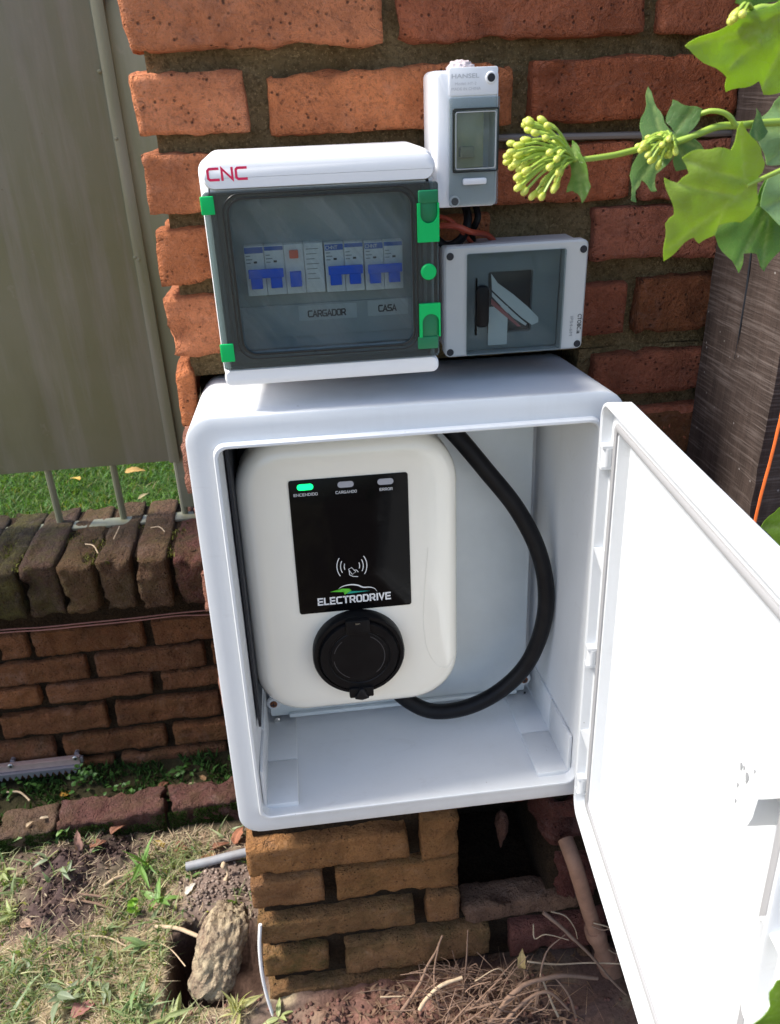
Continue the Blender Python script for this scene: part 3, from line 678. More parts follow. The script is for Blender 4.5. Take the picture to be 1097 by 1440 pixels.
# ---- brick edging in front of it
curb = thing('brick_edging', 'mossy row of reddish edging bricks along the foot of the low wall', 'edging', (-0.3, 0.5, GZ))
CT = -0.492
ce = []
for (a, b), c in (((-1180, -800), (0.13, 0.06, 0.05)), ((-790, -410), (0.15, 0.075, 0.06)), ((-400, -30), (0.11, 0.05, 0.04)), ((-20, 195), (0.15, 0.09, 0.06)), ((203, 592), (0.145, 0.062, 0.052)), ((604, 866), (0.145, 0.06, 0.05))):
    A, B = PZ(*c6(a, 1325 - 0.16 * (a - 300)), CT), PZ(*c6(b, 1325 - 0.16 * (b - 300)), CT); sd += 1
    ce.append((A, B))
    o = brick(curb, A.x, B.x, CT - 0.085, CT, 0, 0.065, c, sd, 0.3, rad=0.006, amp=2.6, res=0.008, chip=2.2)
    mid = (A + B) / 2; yaw = math.atan2(B.y - A.y, B.x - A.x)
    o.location = V((mid.x, mid.y + 0.03, CT - 0.042)) - curb.location; o.rotation_euler = (0, 0, yaw)

# ---- gate
gate = thing('metal_gate', 'olive grey sheet metal gate above the low wall', 'gate', (-0.7, 0.85, 0.0))
GY = 0.85; gx1 = -0.139; gzb = PY(130, 657, GY).z
part('sheet_panel', bbox(-1.5, gx1 - 0.006, GY, GY + 0.003, gzb, 0.955, 0.0008), M['gate'], gate)
part('frame_strip', bbox(gx1 - 0.0195, gx1 + 0.001, GY - 0.006, GY - 0.0005, gzb - 0.002, 0.957, 0.0012), M['gate'], gate)
part('frame_post', bbox(gx1 - 0.010, gx1 + 0.22, GY + 0.006, GY + 0.036, 0.012, 0.96, 0.002), M['gate'], gate)
zr = PY(100, 745, 0.842).z
part('bottom_rail', bbox(-1.5, 0.10, 0.835, 0.869, zr - 0.006, zr + 0.006, 0.0015), M['gate'], gate)
part('top_rail', bbox(-1.5, 0.10, 0.846, 0.876, 0.962, 0.985, 0.002), M['gate'], gate)
for u in (-340, -240, -145, -55, 74, 166, 255):
    P = PY(u, 690 if u > 0 else 690, 0.862); bm = bmesh.new(); tube(bm, [(P.x, 0.8625, zr + 0.006), (P.x, 0.8625, 0.955)], 0.0068, 10); part('bar', bm, M['gate'], gate)
for u, v in ((143, 100), (166, 195), (197, 365), (192, 362)):
    P = PY(u + 8, v, GY - 0.006); bm = bmesh.new(); bmesh.ops.create_icosphere(bm, subdivisions=2, radius=0.0045)
    for q in bm.verts: q.co = V((q.co.x, q.co.y * 0.4, q.co.z * 0.8)) + P + V((-0.012, 0.001, 0))
    part('weld_bead', bm, M['gate'], gate)

# ---- wooden post and the string in front of it
post = thing('wooden_post', 'dark rough sawn timber post standing beside the brick pillar', 'post', (0.64, 0.09, GZ))
bm = bmesh.new(); XP = 0.568
N = 90
def wv(x, y, z): return V((x + 0.0018 * nz((x, y, z), 30, 3) + 0.001 * nz((x, y, z), 120, 2), y + 0.0018 * nz((x, y, z), 30, 5), z))
rows_ = []
cs = []
for k in range(9): cs.append((XP, YP - 0.002 - 0.149 * k / 8))
for k in range(1, 9): cs.append((XP + 0.15 * k / 8, YP - 0.151))
cs += [(XP + 0.15, YP - 0.002)]
for i in range(N + 1):
    z = GZ - 0.1 + (1.18 - GZ + 0.1) * i / N; rows_.append([bm.verts.new(wv(x, y, z)) for x, y in cs])
for a, b in zip(rows_, rows_[1:]):
    for k in range(len(cs)): bm.faces.new((a[k], a[(k + 1) % len(cs)], b[(k + 1) % len(cs)], b[k]))
bm.faces.new(rows_[-1]); bm.faces.new(rows_[0][::-1])
part('timber', bm, M['wood'], post, 50)
# long drying crack down its left face
pts = [PX(u, v, XP) for u, v in ((1062, 330), (1056, 370), (1051, 410), (1046, 440), (1040, 475), (1034, 505))]
bm = bmesh.new(); cr = catmull([p + V((-0.0012, 0, 0)) for p in pts], 5)
tube(bm, cr, lambda t: 0.0009 * (0.3 + math.sin(math.pi * min(1, t + 0.1))), 5); part('drying_crack', bm, M['near_black'], post)
bm = bmesh.new(); yS = YP - 0.165
tube(bm, catmull([PY(1140, 420, yS), PY(1118, 500, yS), PY(1097, 592, yS), PY(1083, 650, yS), PY(1071, 694, yS), PY(1060, 742, yS), PY(1050, 800, yS)], 6), 0.0016, 6, 0.2)
tag(finish('orange_string', bm, M['orange']), 'thin orange string hanging in front of the wooden post', 'string')

# ------------------------------------------------------------------ the large white enclosure
BW, BH, BD = 0.422, 0.50, 0.19
enc = thing('electrical_enclosure', 'large white plastic enclosure with its door wide open', 'enclosure', (0, 0, 0), rot=TILT)
R = 0.024; n = 7; o_ = (0, BW, 0, BH, R)
bm = bmesh.new()
LI = 0.024
loops = [(ins(*o_, 0.016, n), BD), (ins(*o_, 0.006, n), BD - 0.003), (ins(*o_, 0.001, n), BD - 0.010), (ins(*o_, 0.0, n), BD - 0.020),
         (ins(*o_, -0.002, n), 0.004), (ins(*o_, -0.0015, n), 0.001), (ins(*o_, 0.0005, n), 0.0), (ins(*o_, 0.010, n), 0.0), (ins(*o_, LI - 0.0015, n, 0.012), 0.0),
         (ins(*o_, LI - 0.0008, n, 0.012), -0.007), (ins(*o_, LI, n, 0.012), -0.0078), (ins(*o_, LI + 0.002, n, 0.011), -0.0078), (ins(*o_, LI + 0.0028, n, 0.011), -0.007),
         (ins(*o_, LI + 0.003, n, 0.011), 0.02), (ins(*o_, LI + 0.006, n, 0.010), BD - 0.012), (ins(*o_, LI + 0.008, n, 0.010), BD - 0.008)]
loft(bm, loops)
part('shell', bm, M['box'], enc, 30, world=False)
zf = LI + 0.003                                        # interior floor, roughly
for xa, xb in ((LI + 0.0045, 0.068), (0.354, BW - LI - 0.0045)):
    for ya, yb in ((0.006, 0.080), (0.0815, BD - 0.014)): part('floor_step', bbox(xa, xb, ya, yb, zf - 0.001, zf + 0.0055, 0.0012), M['box'], enc, world=False)
for xa, xb in ((LI + 0.0035, LI + 0.0075), (BW - LI - 0.0075, BW - LI - 0.0035)):
    for ya, yb in ((0.006, 0.080), (0.0815, BD - 0.014)): part('wall_rib', bbox(xa, xb, ya, yb, zf + 0.004, 0.082, 0.0012), M['box'], enc, world=False)
bm = bmesh.new(); box(bm, LI + 0.0055, LI + 0.0085, 0.040, 0.150, 0.118, 0.462); part('side_shade_sheet', bm, M['near_black'], enc, world=False)  # added black sheet standing in for the shade along the left wall
# back plate with fixings
pl = part('mounting_plate', slab(0.036, 0.380, 0.040, 0.462, BD - 0.030, BD - 0.0275, 0.002, 0.0006), M['zinc'], enc, world=False)
part('plate_lip', slab(0.060, 0.368, 0.0395, 0.0445, BD - 0.036, BD - 0.0305, 0.001, 0.0004), M['zinc'], enc, world=False)
YQ = BD - 0.030
def boss(u, v, rusty):
    P = PB(u, v, YQ); part('screw_boss', disc(P.x, P.z, 0.0095, YQ - 0.005, YQ - 0.0003, 24, 0.002), M['box'], enc, world=False)
    part('screw', disc(P.x, P.z, 0.0048, YQ - 0.0072, YQ - 0.0051, 16, 0.001), M['rust_screw'] if rusty else M['screw'], enc, world=False)
    bm = bmesh.new(); box(bm, P.x - 0.0032, P.x + 0.0032, YQ - 0.0078, YQ - 0.0073, P.z - 0.0006, P.z + 0.0006); box(bm, P.x - 0.0006, P.x + 0.0006, YQ - 0.00765, YQ - 0.0074, P.z - 0.0032, P.z + 0.0032)
    part('screw_slot', bm, M['near_black'], enc, world=False)
boss(736, 953, True); boss(385, 987, True)
for u, v, r in ((729, 982, 0.0042), (390, 1012, 0.0045)):
    P = PB(u, v, YQ); part('bolt', disc(P.x, P.z, r, YQ - 0.004, YQ - 0.0002, 12, 0.0015), M['screw'], enc, world=False)
for u, v in ((738, 974), (399, 1017)):
    P = PB(u, v, YQ); part('plate_hole', disc(P.x, P.z, 0.0018, YQ - 0.0006, YQ - 0.0001, 12, 0.0002), M['near_black'], enc, world=False)
# --- door: hinge axis, direction outwards along the leaf, normal to the inside
HX, HY = 0.4175, -0.020
ang = math.radians(-96.2); D = V((math.cos(ang), math.sin(ang), 0)); NI = V((D.y, -D.x, 0))   # NI points to the inside (left)
if NI.x > 0: NI = -NI
def DP(s, z, h): return V((HX, HY, 0)) + D * s + NI * h + V((0, 0, z))
def door_bm(fn):
    bm = bmesh.new(); fn(bm)
    for v in bm.verts: v.co = DP(v.co.x, v.co.z, -v.co.y)      # x along leaf, z up, -y = towards the inside
    return bm
DW = 0.424
def leaf_fn(bm):
    d = (0, DW, -0.002, BH + 0.001, 0.020)
    loft(bm, [(ins(*d, 0.003, n), 0.0), (ins(*d, 0.0005, n), -0.003), (ins(*d, 0.0, n), -0.0245), (ins(*d, 0.001, n), -0.0265), (ins(*d, 0.0035, n), -0.0265), (ins(*d, 0.0045, n), -0.025), (ins(*d, 0.005, n), -0.0155), (ins(*d, 0.0265, n, 0.005), -0.0155), (ins(*d, 0.0272, n, 0.005), -0.0148), (ins(*d, 0.0285, n, 0.005), -0.0038), (ins(*d, 0.0295, n, 0.005), -0.003)])
door = part('door', door_bm(leaf_fn), M['box'], enc, 30, world=False)
def seal_fn(bm):
    d = (0, DW, -0.002, BH + 0.001, 0.020)
    L = [(ins(*d, 0.0192, n, 0.006), -0.0157), (ins(*d, 0.0192, n, 0.006), -0.0172), (ins(*d, 0.0206, n, 0.006), -0.0182), (ins(*d, 0.0244, n, 0.005), -0.0182), (ins(*d, 0.0258, n, 0.005), -0.0172), (ins(*d, 0.0258, n, 0.005), -0.0157)]
    loft(bm, L, closed=True)
part('door_seal', door_bm(seal_fn), M['seal'], door, world=False)
# hinges and ribs on the hinge flange
def hinge(z, h):
    def f(bm):
        bmesh.ops.create_cone(bm, segments=14, radius1=0.0055, radius2=0.0055, depth=h, cap_ends=True, matrix=Matrix.Translation((0.010, -0.0205, z)))
        box(bm, 0.0045, 0.0150, -0.0262, -0.0157, z + h / 2, z + h / 2 + 0.003); box(bm, 0.0045, 0.0150, -0.0262, -0.0157, z - h / 2 - 0.003, z - h / 2)
    part('hinge', door_bm(f), M['box'], door, world=False)
hinge(0.445, 0.018); hinge(0.217, 0.018); hinge(0.040, 0.018)
def rib(z):
    def f(bm):
        a = [bm.verts.new(p) for p in ((0.005, -0.0156, z), (0.014, -0.0156, z), (0.005, -0.0255, z), (0.005, -0.0156, z - 0.030), (0.014, -0.0156, z - 0.030))]
        bm.faces.new((a[0], a[1], a[2])); bm.faces.new((a[0], a[2], a[3])); bm.faces.new((a[1], a[4], a[2])); bm.faces.new((a[2], a[4], a[3])); bm.faces.new((a[0], a[3], a[4], a[1]))
    part('rib', door_bm(f), M['box'], door, world=False)
rib(0.345); rib(0.115)
# lock on the inside of the door
def onDoor(u, v, h=0.0):
    n_ = (TILT @ NI); p0 = TILT @ (V((HX, HY, 0)) + NI * h); r_ = ray(u, v); t = n_.dot(p0 - CAM) / n_.dot(r_); q = TILT.transposed() @ (CAM + r_ * t) - V((HX, HY, 0)); return q.dot(D), q.z
s0, z0 = onDoor(1092, 1106, 0.016)
def f(bm):
    loft(bm, [([(s0 + 0.010 * math.cos(2 * math.pi * k / 24), z0 + 0.010 * math.sin(2 * math.pi * k / 24)) for k in range(24)], y) for y in (-0.0032, -0.014)])
part('lock_barrel', door_bm(f), M['box'], door, world=False)
def f(bm):
    ps = [onDoor(u, v, 0.0235) for u, v in ((1056, 1099), (1075, 1100), (1130, 1098), (1130, 1120), (1074, 1124), (1066, 1124), (1058, 1150), (1050, 1162), (1052, 1140))]
    loft(bm, [(ps, y) for y in (-0.0034, -0.0235)])
part('lock_cam', door_bm(f), M['box'], door, world=False)
s1, z1 = onDoor(1066, 1340, 0.02); s2, _ = onDoor(1140, 1300)
def f(bm):
    a = (s1, s1 + 0.05, z1 - 0.05, z1 + 0.035, 0.006); loft(bm, [(ins(*a, 0, 4), -0.0157), (ins(*a, 0, 4), -0.024), (ins(*a, 0.002, 4), -0.0245), (ins(*a, 0.004, 4), -0.022), (ins(*a, 0.006, 4), -0.0165)])
part('latch_pocket', door_bm(f), M['box'], door, world=False)
# a few dirt smears left on the inside of the door, round the lock
for u, v, w_ in ((1043, 1078, 0.0016), (1051, 1094, 0.0022), (1038, 1104, 0.001), (1035, 1126, 0.0009), (1047, 1080, 0.0009), (1062, 1085, 0.0008)):
    a_, b_ = onDoor(u, v, 0.003)
    def f(bm): loft(bm, [([(a_ + w_ * math.cos(k) * (1 + 0.4 * math.sin(3 * k)), b_ + 2 * w_ * math.sin(k)) for k in np.linspace(0, 6.28, 10, endpoint=False)], y) for y in (-0.0031, -0.0034)])
    part('dirt_smear', door_bm(f), M['ink_grey'], door, world=False)
# ------------------------------------------------------------------ EV charger
ev = thing('ev_charger', 'cream white electric car charger with black panel inside the enclosure', 'charger', (0, 0, 0), rot=TILT)
YF = 0.060
A, B, T, Bo = PB(328, 700, YF), PB(647, 700, YF), PB(490, 607, YF), PB(490, 998, YF)
e = (A.x, B.x - 0.0005, Bo.z, min(T.z, 0.452), 0.058); nn = 12
part('front_shell', loft(bmesh.new(), [(ins(*e, 0.004, nn), 0.112), (ins(*e, 0.0, nn), 0.108), (ins(*e, 0.0, nn), YF + 0.020), (ins(*e, 0.0012, nn), YF + 0.0115), (ins(*e, 0.004, nn), YF + 0.006), (ins(*e, 0.009, nn), YF + 0.0025), (ins(*e, 0.016, nn), YF + 0.0008), (ins(*e, 0.026, nn), YF)]), M['cream'], ev, 40, world=False)
part('rear_housing', slab(e[0] + 0.004, e[1] - 0.012, e[2] + 0.03, e[3], 0.1125, BD - 0.0315, 0.03, 0.002, 6), M['black'], ev, world=False)
# curved seam at the lower right of the shell
bm = bmesh.new(); pts = [PB(u, v, YF - 0.0001) for u, v in ((602, 770), (597, 830), (596, 880), (602, 915), (615, 935), (630, 938), (640, 925))]
pts = [V((p.x, YF - 0.0001 + max(0, (p.x - (e[1] - 0.012))) * 0.45, p.z)) for p in pts]
tube(bm, catmull(pts, 6), 0.00035, 5); part('seam', bm, M['cream'], ev, world=False)
a, b = PB(404, 676, YF), PB(578, 855, YF); c_ = PB(574, 664, YF); d_ = PB(422, 858, YF)
sx0, sx1, sz0, sz1 = (a.x + d_.x) / 2, (b.x + c_.x) / 2, (b.z + d_.z) / 2 , (a.z + c_.z) / 2
YS = YF - 0.0012
scr = part('screen', slab(sx0, sx1, sz0, sz1, YS, YF - 0.00005, 0.003, 0.0004), M['screen'], ev, world=False)
for u, v, s, mt in ((429, 685, 'ENCENDIDO', 'led_green'), (486, 681, 'CARGANDO', 'led_grey'), (542, 677, 'ERROR', 'led_grey')):
    P = PB(u, v, YS); part('indicator_light', slab(P.x - 0.0085, P.x + 0.0085, P.z - 0.0034, P.z + 0.0034, YS - 0.0004, YS - 0.00005, 0.0032, 0.0), M[mt], scr, world=False)
    P = PB(u + 1, v + 12.5, YS); strokes(s, P.x, P.z, YS - 0.0003, 0.0028 * len(s), 0.0032, M['ink_pale'], scr, 0.17, 0.32, False, 'CENTER')
P = PB(499, 849, YS); P2 = PB(447, 850, YS); P3 = PB(550, 843, YS)
strokes('ELECTRODRIVE', (P2.x + P3.x) / 2, (P2.z + P3.z) / 2 - 0.0005, YS - 0.0003, P3.x - P2.x, 0.0095, M['ink_white'], scr, 0.19, 0.34, False, 'CENTER')
# contactless symbol: three arcs each side and a hand with a card
cx_, cz_ = PB(495, 797, YS).x, PB(495, 797, YS).z
def strip(name, pts, w, mat, y=None, root=None):
    bm = bmesh.new(); y = YS - 0.0003 if y is None else y; L = []
    for i, q in enumerate(pts):
        t = V(pts[min(i + 1, len(pts) - 1)]) - V(pts[max(i - 1, 0)]); t.normalize(); nrm = V((-t.y, t.x)) * (w(i / (len(pts) - 1)) if callable(w) else w) / 2
        L.append((bm.verts.new((q[0] + nrm.x, y, q[1] + nrm.y)), bm.verts.new((q[0] - nrm.x, y, q[1] - nrm.y))))
    for p, q in zip(L, L[1:]): bm.faces.new((p[0], p[1], q[1], q[0]))
    return part(name, bm, mat, root or scr, world=False)
for sgn in (-1, 1):
    for r_, sp in ((0.0085, 22), (0.0125, 30), (0.0165, 36)):
        strip('signal_arc', [(cx_ + sgn * r_ * math.cos(math.radians(q)), cz_ + 0.001 + r_ * 1.15 * math.sin(math.radians(q))) for q in np.linspace(-sp, sp, 12)], 0.0009, M['ink_white'])
q = lambda u, v: (PB(u, v, YS).x, PB(u, v, YS).z)
cc = lambda x, y: q(400 + x / 5.774, 655 + y / 5.774)
strip('card_symbol', [cc(520, 840), cc(545, 825), cc(580, 860), cc(550, 880), cc(520, 840)], 0.0007, M['ink_white'])
strip('hand_symbol', [cc(525, 850), cc(530, 885), cc(560, 898), cc(598, 898)], 0.0008, M['ink_white']); strip('hand_symbol', [cc(560, 845), cc(585, 845), cc(600, 862)], 0.0008, M['ink_white'])
# car outline with a lightning flash
car = [cc(x, y) for x, y in ((440, 998), (470, 980), (510, 968), (555, 964), (600, 970), (640, 985), (690, 984), (730, 994), (752, 1018))]
car = [(p.x, p.y) for p in catmull([(a_, b_, 0) for a_, b_ in car], 5)]
strip('car_line', car, lambda t: 0.0004 + 0.0012 * math.sin(math.pi * min(1, t * 1.05)), M['ink_white'])
def flat(name, pts, mat, y):
    bm = bmesh.new(); bm.faces.new([bm.verts.new((x, y, z)) for x, z in pts]); bmesh.ops.triangulate(bm, faces=bm.faces[:]); return part(name, bm, mat, scr, world=False)
flat('flash', [cc(x, y) for x, y in ((370, 1024), (455, 1010), (465, 996), (530, 997), (520, 1012), (545, 1010), (490, 1046), (492, 1024))], M['logo_green'], YS - 0.00032)
flat('flash_tail', [cc(x, y) for x, y in ((505, 1040), (535, 1018), (700, 1012))], M['logo_teal'], YS - 0.00028)
# socket with its round hinged cap
C = PB(505, 920, YF - 0.012); sxx, szz = C.x, C.z; RS = 0.0525
Y0 = YF - 0.0002
part('socket_ring', circ_loops(sxx, szz, [(RS, Y0), (RS, YF - 0.012), (RS - 0.0015, YF - 0.0145), (RS - 0.005, YF - 0.0145), (RS - 0.0055, YF - 0.012)], 56), M['black'], ev, world=False)
YCp = YF - 0.0165
cap = part('socket_cap', circ_loops(sxx, szz - 0.001, [(RS - 0.0065, YF - 0.0118), (RS - 0.0065, YCp + 0.003), (RS - 0.0085, YCp), (RS - 0.017, YCp), (RS - 0.018, YCp + 0.0012), (RS - 0.0195, YCp + 0.0012), (RS - 0.0205, YCp + 0.0002), (0.004, YCp + 0.0002)], 56), M['black'], ev, world=False)
for a0, a1 in ((130, 165), (185, 245), (-50, 62)):
    pts = [(sxx + 0.029 * math.cos(math.radians(k)), szz - 0.001 + 0.029 * math.sin(math.radians(k))) for k in np.linspace(a0, a1, 22)]
    strip('cap_groove', pts, 0.0006, M['groove'], YCp - 0.0001, cap)
part('cap_hinge', slab(sxx - 0.0135, sxx + 0.0135, szz + RS - 0.021, szz + RS - 0.0035, YF - 0.0205, YF - 0.0118, 0.002, 0.001), M['black'], cap, world=False)
part('cap_hinge', slab(sxx - 0.0025, sxx + 0.0025, szz + RS - 0.0075, szz + RS - 0.0062, YF - 0.0212, YF - 0.0206, 0.0005, 0.0001), M['screw'], cap, world=False)
part('cap_latch', slab(sxx - 0.014, sxx + 0.014, szz - RS - 0.0015, szz - RS + 0.0115, YF - 0.020, YF - 0.0118, 0.002, 0.001), M['black'], cap, world=False)
bm = loft(bmesh.new(), [([(sxx + dx * k, szz - RS + 0.001 + (0.005 + dz * k)) for dx, dz in ((-0.0085, -0.0065), (0, -0.0088), (0.0085, -0.0065), (0.002, 0.0075), (-0.002, 0.0075))], y) for k, y in ((1, YF - 0.0201), (0.9, YF - 0.0245), (0.6, YF - 0.0255))])
part('cap_tab', bm, M['rubber'], cap, world=False)
# thick black cable looping from behind the charger
bm = bmesh.new()
pts = [V((p.x, yy, p.z)) for p, yy in ((PB(u, v, yy), yy) for u, v, yy in ((585, 560, .125), (636, 606, .118), (684, 662, .108), (727, 716, .100), (757, 775, .094), (768, 832, .092), (762, 885, .094), (740, 935, .098), (702, 972, .102), (655, 995, .106), (608, 1000, .112), (572, 984, .122), (545, 958, .128)))]
tube(bm, catmull(pts, 7), 0.0100, 18)
cb = finish('power_cable', bm, M['rubber']); cb.matrix_world = TILT.to_4x4(); tag(cb, 'thick black cable looping out from behind the cream charger', 'cable')

# ------------------------------------------------------------------ breaker panel (smoked door, green clips)
pn = thing('breaker_panel', 'white breaker panel with smoked door and green clips', 'breaker panel', (0.144, 0.10, 0.524))
FY = 0.046
q = lambda u, v, y=FY: PY(u, v, y)
X0, X1, Z0, Z1 = 0.0435, 0.2435, 0.5245, 0.7195
dz1 = q(450, 262).z; dz0 = q(465, 508).z
b_ = (X0, X1, Z0, Z1, 0.012)
ox0, ox1, oz0, oz1 = X0 + 0.008, X1 - 0.006, dz0 + 0.004, dz1 - 0.003
op = lambda i: rrect(ox0 + i, ox1 - i, oz0 + i, oz1 - i, 0.004, 6)
bm = loft(bmesh.new(), [(ins(*b_, 0.004, 6), 0.160), (ins(*b_, 0.0, 6), 0.156), (ins(*b_, 0.0, 6), FY + 0.016), (ins(*b_, 0.0015, 6), FY + 0.008), (ins(*b_, 0.005, 6), FY + 0.003), (ins(*b_, 0.009, 6, 0.004), FY + 0.0014), (op(-0.001), FY + 0.0014), (op(0), FY + 0.003), (op(0.001), 0.085)])
part('housing', bm, M['white'], pn, 40)
bm = loft(bmesh.new(), [(rrect(X0 + 0.004, X1 - 0.001, dz1 + 0.0012, Z1 - 0.003, 0.010, 6), FY + 0.010), (rrect(X0 + 0.004, X1 - 0.001, dz1 + 0.0012, Z1 - 0.004, 0.010, 6), FY - 0.0015), (rrect(X0 + 0.006, X1 - 0.003, dz1 + 0.0022, Z1 - 0.008, 0.008, 6), FY - 0.0035)])
part('top_cover', bm, M['white'], pn, 40)
bm = loft(bmesh.new(), [(rrect(X0 + 0.0015, X1 + 0.0005, Z0 + 0.002, dz0 - 0.001, 0.006, 6), FY + 0.010), (rrect(X0 + 0.0015, X1 + 0.0005, Z0 + 0.001, dz0 - 0.001, 0.006, 6), FY - 0.0015), (rrect(X0 + 0.003, X1 - 0.001, Z0 + 0.003, dz0 - 0.002, 0.005, 6), FY - 0.003)])
part('bottom_cover', bm, M['white'], pn, 40)
A, B = q(292, 254), q(349, 251)
strokes('CNC', A.x, (A.z + B.z) / 2 - 0.0006, FY - 0.0037, B.x - A.x, 0.0105, M['ink_red'], pn, 0.19, 0.27)
# smoked door: frame, pane, gasket line
wx0, wx1, wz0, wz1 = q(330, 380).x, q(580, 380).x, q(455, 490).z, q(455, 272).z
DYF, DYB = FY - 0.006, FY + 0.0008
dx0, dx1 = X0 + 0.0025, X1 + 0.0008
sdoor = part('smoked_door', ring((dx0, dx1), (dz0, dz1), (wx0, wx1), (wz0, wz1), DYF, DYB, 0.003, 0.013, 7), M['smoke_frame'], pn)
part('door_window', slab(wx0 + 0.0012, wx1 - 0.0012, wz0 + 0.0012, wz1 - 0.0012, DYF + 0.0015, DYF + 0.0030, 0.012, 0.0003, 7), M['smoke_pane'], sdoor)
part('gasket', ring((wx0 - 0.0042, wx1 + 0.0042), (wz0 - 0.0042, wz1 + 0.0042), (wx0 - 0.0030, wx1 + 0.0030), (wz0 - 0.0030, wz1 + 0.0030), DYF - 0.0006, DYF + 0.0004, 0.016, 0.015, 7, 0.0002), M['smoke_line'], sdoor)
part('gasket', ring((wx0 - 0.0006, wx1 + 0.0006), (wz0 - 0.0006, wz1 + 0.0006), (wx0 + 0.0010, wx1 - 0.0010), (wz0 + 0.0010, wz1 - 0.0010), DYF - 0.0006, DYF + 0.0004, 0.0135, 0.012, 7, 0.0002), M['smoke_line'], sdoor)
# clips
for (u0, u1, v0, v1) in ((283, 302, 275, 301), (311, 330, 481, 506)):
    a, b = q((u0 + u1) / 2, v0), q((u0 + u1) / 2, v1); part('hinge_clip', slab(q(u0, (v0 + v1) / 2).x, q(u1, (v0 + v1) / 2).x, b.z, a.z, DYF - 0.0016, DYF - 0.0002, 0.0008, 0.0006), M['green'], pn)
def latch(u0, u1, v0, v1, vs0, vs1, up):
    x0, x1 = q(u0, (v0 + v1) / 2).x, q(u1, (v0 + v1) / 2).x; z1_, z0_ = q((u0 + u1) / 2, v0).z, q((u0 + u1) / 2, v1).z
    zs1, zs0 = q((u0 + u1) / 2, vs0).z, q((u0 + u1) / 2, vs1).z; w = (x1 - x0); cx = (x0 + x1) / 2 + 0.0006; r = w * 0.40
    pts = [(x0, z0_), (x1, z0_), (x1, z1_), (x0, z1_)]
    if up:   # notch open at the top
        arc = [(cx + r * math.cos(t), zs0 + r + r * math.sin(t)) for t in np.linspace(0, -math.pi, 12)]
        pts = [(x0, z0_), (x1, z0_), (x1, z1_), (cx + r, z1_)] + arc + [(cx - r, z1_), (x0, z1_)]
    else:
        arc = [(cx + r * math.cos(t), zs1 - r + r * math.sin(t)) for t in np.linspace(math.pi, 0, 12)]
        pts = [(x0, z0_), (cx - r, z0_)] + arc + [(cx + r, z0_), (x1, z0_), (x1, z1_), (x0, z1_)]
    bm = poly(pts, DYF - 0.004, DYF - 0.0003); lt = part('latch', bm, M['green'], pn)
    part('latch_recess', slab(cx - r * 0.98, cx + r * 0.98, zs0 if up else z0_ - 0.004, z1_ + 0.004 if up else zs1, DYF - 0.0014, DYF - 0.0004, 0.002, 0.0002), M['green_dk'], lt)
latch(585, 615, 284, 338, 284, 312, True); latch(588, 617, 424, 470, 438, 466, False)
for v0, v1 in ((266, 284), (470, 487)):
    a, b = q(600, v0), q(600, v1); part('latch_end', slab(q(586, v0).x, q(614, v0).x, b.z, a.z, DYF - 0.0026, DYF - 0.0003, 0.001, 0.0006), M['green_dk'], pn)
P = q(601, 380); part('lock_button', disc(P.x, P.z, 0.0070, DYF - 0.003, DYF - 0.0003, 28, 0.001), M['green'], pn)
# inner cover and the label strips
YI = 0.078
part('inner_cover', slab(ox0 + 0.003, ox1 - 0.003, oz0 + 0.003, oz1 - 0.003, YI, 0.0845, 0.003, 0.0005), M['inner'], pn)
part('rail_cover', slab(ox0 + 0.004, ox1 - 0.004, PY(455, 470, YI).z, PY(455, 425, YI).z, YI - 0.002, YI - 0.0002, 0.002, 0.0004), M['inner'], pn)
for s, (u0, u1, v0, v1), (tu0, tu1, tv) in (('CARGADOR', (420, 502, 428, 449), (433, 487, 444)), ('CASA', (517, 574, 421, 443), (532, 558, 437))):
    y = YI - 0.0026; a, b = PY((u0 + u1) / 2, v0, y), PY((u0 + u1) / 2, v1, y)
    lb = part('label_strip', slab(PY(u0, (v0 + v1) / 2, y).x, PY(u1, (v0 + v1) / 2, y).x, b.z, a.z, y, y + 0.0005, 0.001, 0.0), M['label'], pn)
    A, B = PY(tu0, tv, y), PY(tu1, tv, y); strokes(s, A.x, (A.z + B.z) / 2 - 0.0005, y - 0.0003, B.x - A.x, 0.0066, M['ink'], lb, 0.19, 0.22)
